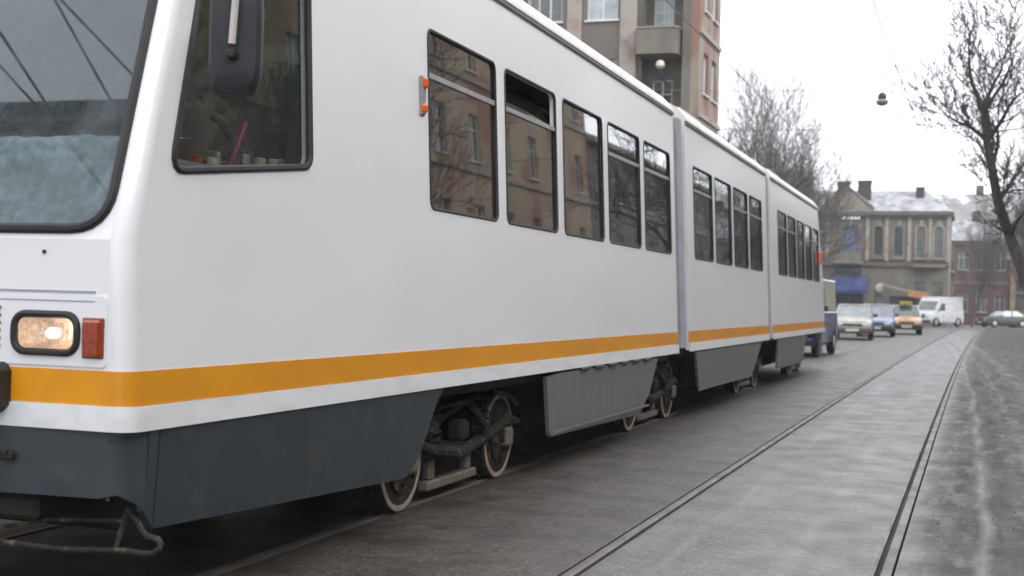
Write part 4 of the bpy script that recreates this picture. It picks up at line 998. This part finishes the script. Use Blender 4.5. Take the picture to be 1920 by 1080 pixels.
wire([(-7.9, 17, 6.9), (-7.9, 6, 6.3), (-7.9, 1.2, 6.1), (-7.9, .1, 6.05), (-7.9, -10, 6.1), (-7.9, -30, 7.0)], .015, 'lower black cable over the left pavement, mirrored at the windscreen left edge')
wire([(-8.2, 17, 6.4), (-8.2, 6, 6.1), (-8.2, 1.1, 6.15), (-8.2, .3, 6.26), (-8.2, -10, 6.9), (-8.2, -30, 7.6)], .013, 'thin cable beside the lower one over the left pavement, mirrored in the windscreen')
lamp = thing('hanging_lamp', 'small dark street lamp hanging from a span wire in the sky', 'lamp', (-2.57, 40, 7.36))
MB().lathe([(.02, .22), (.07, .20), (.12, .14), (.13, .05), (.11, .03), (.02, .03)], (0, 0, 0), (0, 0, 1), 14).build('housing', M['black'], lamp, smooth=True)
MB().lathe([(.11, .02), (.18, -.02), (.185, -.07), (.14, -.14), (.05, -.18), (.01, -.185)], (0, 0, 0), (0, 0, 1), 14).build('lamp_bowl', mat('lamp_bowl', (.20, .21, .23), (.3, .31, .33), 10, .3), lamp, smooth=True)
MB().tube([(0, 0, .2), (0, 0, .30)], .015, 5).build('hook', M['black'], lamp)
wire([(-13, 40, 8.0), (-7, 40, 7.72), (-2.57, 40, 7.66), (4, 40, 7.8), (11.8, 40, 8.2)], .009, 'span wire carrying the hanging lamp', wg, 'span_wire')
wire([(-13, 40.5, 6.9), (-7, 40.5, 6.62), (-2.6, 40.5, 6.55), (4, 40.5, 6.65), (11.8, 40.5, 7.0)], .009, 'lower span wire below the hanging lamp', wg, 'span_wire')

# ------------------------------------------------------------------ vehicles
TYR = mat('car_tyre', (.018, .018, .018), rough=.85); HUB = mat('hub_cap', (.40, .41, .42), rough=.4, metal=.4)
CGL = mat('car_glass', (.05, .06, .065), (.12, .14, .145), 3, .08, spec=.9)
LGT = mat('car_headlight', (.7, .72, .72), rough=.15, metal=.3); DBP = mat('dark_bumper', (.03, .03, .032), rough=.6); PLT = mat('number_plate', (.72, .72, .70), rough=.5)
def car(label, cat, loc, rz, body, L=4.2, Wd=1.68, H=1.42, name='parked_car', kind='car', lower=None, upper=None, bump=None, hubm=None, group=None, glassm=CGL):
    """local: front = -y, centred on x, origin on the ground at the middle"""
    t = thing(name, label, cat, loc, rz, group); hw = Wd/2; hl_ = L/2
    upper = upper or body
    if kind == 'van':
        st = [(-hl_, .42, .78, .86), (-hl_+.12, .30, .98, .95), (-hl_+.75, .28, 1.16, 1), (-hl_+.95, .28, 1.22, 1), (hl_-.05, .28, 1.22, 1), (hl_, .34, 1.18, .98)]
        cab = [(-hl_+.72, 1.18, -hl_+1.45, H), (hl_-.02, 1.2, hl_-.10, H)]
    else:
        st = [(-hl_, .40, .60, .80), (-hl_+.10, .26, .74, .94), (-hl_+.5, .24, .84, .99), (-hl_+1.15, .24, .93, 1), (hl_-1.0, .24, .95, 1), (hl_-.12, .28, .92, .95), (hl_, .40, .82, .86)]
        cab = [(-hl_+1.05, .92, -hl_+1.75, H), (hl_-.35, .93, hl_-1.05, H)]
    mb = MB(); vs = []
    for y, zb, zt, f in st:
        wv = hw*f; half = [(wv*.90, zb), (wv*.985, zb+.10), (wv, (zb+zt)/2), (wv*.965, zt-.07), (wv*.88, zt), (wv*.4, zt+.025)]
        for x, z in half: vs.append((x, y, z))
        for x, z in reversed(half): vs.append((-x, y, z))
    N = 12; fs = [(k*N+i, k*N+(i+1) % N, (k+1)*N+(i+1) % N, (k+1)*N+i) for k in range(len(st)-1) for i in range(N)]+[tuple(range(N)), tuple((len(st)-1)*N+i for i in range(N))]
    mb.add(vs, fs); mb.build('body', lower or body, t, smooth=True)
    (f0, zf, f1, zr), (b0, zb2, b1, zr2) = cab; bw = hw*.93; tw = hw*(.88 if kind == 'van' else .74)
    g = MB(); g.add([(-bw, f0, zf), (bw, f0, zf), (tw, f1, zr-.05), (-tw, f1, zr-.05), (-bw, b0, zb2), (bw, b0, zb2), (tw, b1, zr-.05), (-tw, b1, zr-.05)],
                    [(0, 1, 2, 3), (5, 4, 7, 6), (1, 5, 6, 2), (4, 0, 3, 7), (3, 2, 6, 7)]); g.build('glasshouse' if kind != 'van' else 'cabin', glassm if kind != 'van' else body, t)
    def lerp(a, b, k): return tuple(a[i]+(b[i]-a[i])*k for i in range(3))
    if kind == 'van':
        o = .012; A, B, C, D = (-bw, f0, zf), (bw, f0, zf), (tw, f1, zr-.05), (-tw, f1, zr-.05)
        q = MB(); pts = [lerp(lerp(A, B, .06), lerp(D, C, .06), .08), lerp(lerp(A, B, .94), lerp(D, C, .94), .08), lerp(lerp(A, B, .94), lerp(D, C, .94), .72), lerp(lerp(A, B, .06), lerp(D, C, .06), .72)]
        q.add([(x, y-.02, z+.01) for x, y, z in pts]+[(x, y, z) for x, y, z in pts], [(0, 1, 2, 3), (0, 1, 5, 4), (1, 2, 6, 5), (2, 3, 7, 6), (3, 0, 4, 7)]); q.build('windscreen', glassm, t)
        for s in (-1, 1):
            q = MB(); x_ = lambda z: s*(bw+(tw-bw)*(z-zf)/(zr-zf)+o)
            p4 = [(f0+.42, zf+.06), (f1+.55, zf+.06), (f1+.55, zf+.62), (f1+.12, zf+.62)]; q.prism(p4, lambda u, v: (x_(v), u, v), lambda u, v: (x_(v)-s*.02, u, v)); q.build('side_window', glassm, t)
    else:
        ym = (f1+b1)/2
        for s in (-1, 1):
            for p0, p1, pr in (((s*bw, f0, zf), (s*tw, f1, zr-.04), .035), ((s*bw, b0, zb2), (s*tw, b1, zr-.04), .05), ((s*(bw+.005), ym, zf), (s*(tw+.01), ym, zr-.04), .035)):
                MB().tube([p0, p1], pr, 5).build('pillar', upper, t)
    q = MB(); q.bbox(-tw-.015, tw+.015, f1-.03, b1+.03, zr-.075, zr, .03); q.build('roof', upper, t, smooth=True)
    wr = .31 if kind != 'van' else .34
    for yy in (-hl_+.78, hl_-.78):
        for s in (-1, 1):
            q = MB(); q.lathe([(wr*.8, -.19), (wr, -.17), (wr, -.02), (wr*.9, 0), (wr*.64, 0), (wr*.62, -.03), (.02, -.03)], (s*(hw+.005), yy, wr), (s, 0, 0), 20); wq = q.build('wheel', TYR, t, smooth=True)
            q = MB(); q.lathe([(wr*.62, -.028), (wr*.5, .0), (wr*.2, .012), (.02, .012)], (s*(hw+.004), yy, wr), (s, 0, 0), 16); q.build('hub_cap', hubm or HUB, wq, smooth=True)
            q = MB(); q.tube([(s*(hw-.02), yy+(wr+.06)*math.cos(R(a)), wr+(wr+.06)*math.sin(R(a))) for a in range(-5, 190, 15)], .035, 5); q.build('wheel_arch', DBP, t, smooth=True)
    q = MB(); q.bbox(-hw*.92, hw*.92, -hl_-.07, -hl_+.15, .30, .50, .05); q.build('front_bumper', bump or DBP, t); q = MB(); q.bbox(-hw*.92, hw*.92, hl_-.15, hl_+.06, .32, .52, .05); q.build('rear_bumper', bump or DBP, t)
    zl = .60 if kind != 'van' else .72
    for s in (-1, 1):
        q = MB(); q.bbox(s*hw*.66-.16, s*hw*.66+.16, -hl_-.02, -hl_+.14, zl-.055, zl+.07, .025); q.build('headlight', LGT, t)
        q = MB(); q.bbox(s*(hw+.09)-.07, s*(hw+.09)+.07, f0+.28, f0+.36, zf+.02, zf+.15, .02); q.tube([(s*hw*.9, f0+.34, zf+.05), (s*(hw+.05), f0+.32, zf+.07)], .02, 4); q.build('wing_mirror', DBP, t)
        q = MB(); q.bbox(s*hw*.78-.10, s*hw*.78+.10, hl_-.08, hl_+.02, .68, .88, .02); q.build('tail_light', M['amber'], t)
    q = MB(); q.bbox(-.42, .42, -hl_-.012, -hl_+.1, zl-.05, zl+.05, .012); q.build('grille', DBP, t)
    q = MB(); q.bbox(-.26, .26, -hl_-.085, -hl_-.072, .345, .455, .004); q.build('number_plate', PLT, t)
    return t
paint = lambda n, a, b=None, **k: mat(n, a, b or tuple(x*.8 for x in a), 3, .3, coat=.4, **k)
GP = 'cars standing in line behind the tram'
car('dark blue van with pale upper body and white wheels, close behind the tram', 'van', (-4.52, 36.9, 0), R(-2), paint('cream_upper', (.62, .60, .52)), L=4.4, Wd=1.75, H=2.05, name='parked_van', kind='van', lower=paint('royal_blue', (.008, .018, .15)), hubm=mat('white_hub', (.55, .56, .58), rough=.5))
car('dirty white car facing the camera, first in line behind the blue van', 'car', (-4.62, 57.5, 0), R(3), paint('dirty_white', (.62, .60, .55), (.30, .26, .21), ), L=4.1, Wd=1.6, H=1.45, group=GP, bump=mat('muddy_bumper', (.14, .12, .10), rough=.8), glassm=mat('pale_car_glass', (.20, .24, .24), (.32, .36, .35), 3, .1, spec=.8))
car('silver blue car facing the camera, between white car and taxi', 'car', (-4.18, 65, 0), R(2), paint('silver_blue', (.30, .36, .46), (.20, .30, .50)), L=4.2, H=1.5, group=GP, upper=paint('silver', (.45, .46, .50)), glassm=mat('grey_car_glass', (.20, .21, .24), (.28, .29, .31), 3, .1, spec=.8))
tx = car('white taxi with orange front and roof sign, last in line', 'taxi', (-3.25, 73, 0), R(5), paint('white_taxi', (.72, .74, .74)), L=4.0, Wd=1.6, H=1.5, group=GP, name='taxi', lower=paint('taxi_orange', (.75, .27, .05), (.70, .50, .30)))
q = MB(); q.bbox(-.32, .32, -.45, -.25, 1.505, 1.70, .03); q.build('roof_sign', mat('taxi_sign', (.55, .35, .05), (.15, .40, .08), 2.5, .4, lo=.45, hi=.55), tx)
car('white delivery van turning out at the far end of street', 'van', (-2.45, 108.5, 0), R(-32), paint('van_white', (.74, .74, .75)), L=4.5, Wd=1.85, H=2.3, name='delivery_van', kind='van')
car('dark green car standing before the red house', 'car', (2.5, 115, 0), R(-60), paint('dark_green', (.04, .055, .055)), L=4.0, H=1.4, glassm=mat('pale_green_glass', (.22, .26, .25), rough=.1))
car('dark car parked at the foot of the cream house', 'car', (4.9, 118, 0), R(-95), paint('dark_grey', (.05, .05, .06)), L=4.2, H=1.4)

# ------------------------------------------------------------------ street bits near the crossing
k = thing('market_stall', 'small dark stall with slanting pale and orange awning behind the taxi', 'stall', (-5.0, 111, 0))
MB().bbox(-1.2, .9, .0, 1.6, .0, 2.3, .04).build('cabin', mat('stall_dark', (.05, .045, .06), rough=.8), k)
q = MB(); q.prism([(-1.75, 3.15), (1.3, 2.35), (1.3, 2.55), (-1.75, 3.32)], lambda u, v: (u, -.6, v), lambda u, v: (u, 1.9, v)); q.build('awning', mat('stall_awning', (.34, .30, .24), rough=.8), k)
q = MB(); q.prism([(.25, 2.30), (1.8, 2.05), (1.8, 2.65), (.25, 2.85)], lambda u, v: (u, -.75, v), lambda u, v: (u, -.61, v)); q.build('awning_flap', mat('stall_orange', (.50, .24, .13), rough=.8), k)
s = thing('street_sign', 'pale round sign on a thin post before the palace house', 'sign', (-7.0, 112.5, 0))
MB().tube([(0, 0, 0), (0, 0, 3.0)], .05, 6).build('post', M['bellows'], s); MB().lathe([(.36, -.03), (.38, 0), (.36, .03)], (0, -.08, 2.95), (0, 1, 0), 18).build('sign_plate', mat('sign_face', (.62, .60, .56), rough=.5), s)
MB().bbox(-.3, .3, -.1, .0, 1.3, 2.2, .02).build('notice_board', mat('notice_violet', (.24, .22, .30), rough=.6), s)

# small stuff on the ground
rnd = random.Random(9); mb = MB()
for i in range(1400):
    y = 5+rnd.random()**1.6*30; x = rnd.choice((rnd.uniform(-.2, 2.6), rnd.uniform(-.2, 2.6), rnd.uniform(-3, 0)))
    if any(min(a, b)-.03 < x-bend(x, y) < max(a, b)+.03 for a, g, b, s_ in RAILS): continue
    r = rnd.uniform(.002, .008)*(1.2 if x > -.2 else .6); c = Vector((x, y, .006)); vs = [c+Vector((rnd.uniform(.6, 1.2)*r*a, rnd.uniform(.6, 1.2)*r*b, rnd.uniform(.5, 1)*r*c_)) for a, b, c_ in ((1, 0, 0), (0, 1, 0), (-1, 0, 0), (0, -1, 0), (0, 0, 1.2), (0, 0, -.8))]
    mb.add(vs, [(0, 1, 4), (1, 2, 4), (2, 3, 4), (3, 0, 4), (1, 0, 5), (2, 1, 5), (3, 2, 5), (0, 3, 5)])
mb.build('gravel', mat('grit', (.26, .25, .24), (.12, .115, .11), 30, .85), kind='stuff', label='loose grit scattered over the muddy ground right of the track', cat='gravel', fix=False)

# ------------------------------------------------------------------ thin winter haze
hz = bpy.data.materials.new('winter_haze'); hz.use_nodes = True; hn = hz.node_tree; hn.nodes.clear()
ho = hn.nodes.new('ShaderNodeOutputMaterial'); hv = hn.nodes.new('ShaderNodeVolumePrincipled')
hv.inputs['Color'].default_value = (.92, .93, .95, 1); hv.inputs['Density'].default_value = .0009
hn.links.new(hv.outputs[0], ho.inputs['Volume'])
MB().box(-90, 90, -60, 170, -1.2, 34).build('haze', hz, kind='stuff', label='thin pale winter haze filling the street', cat='haze')
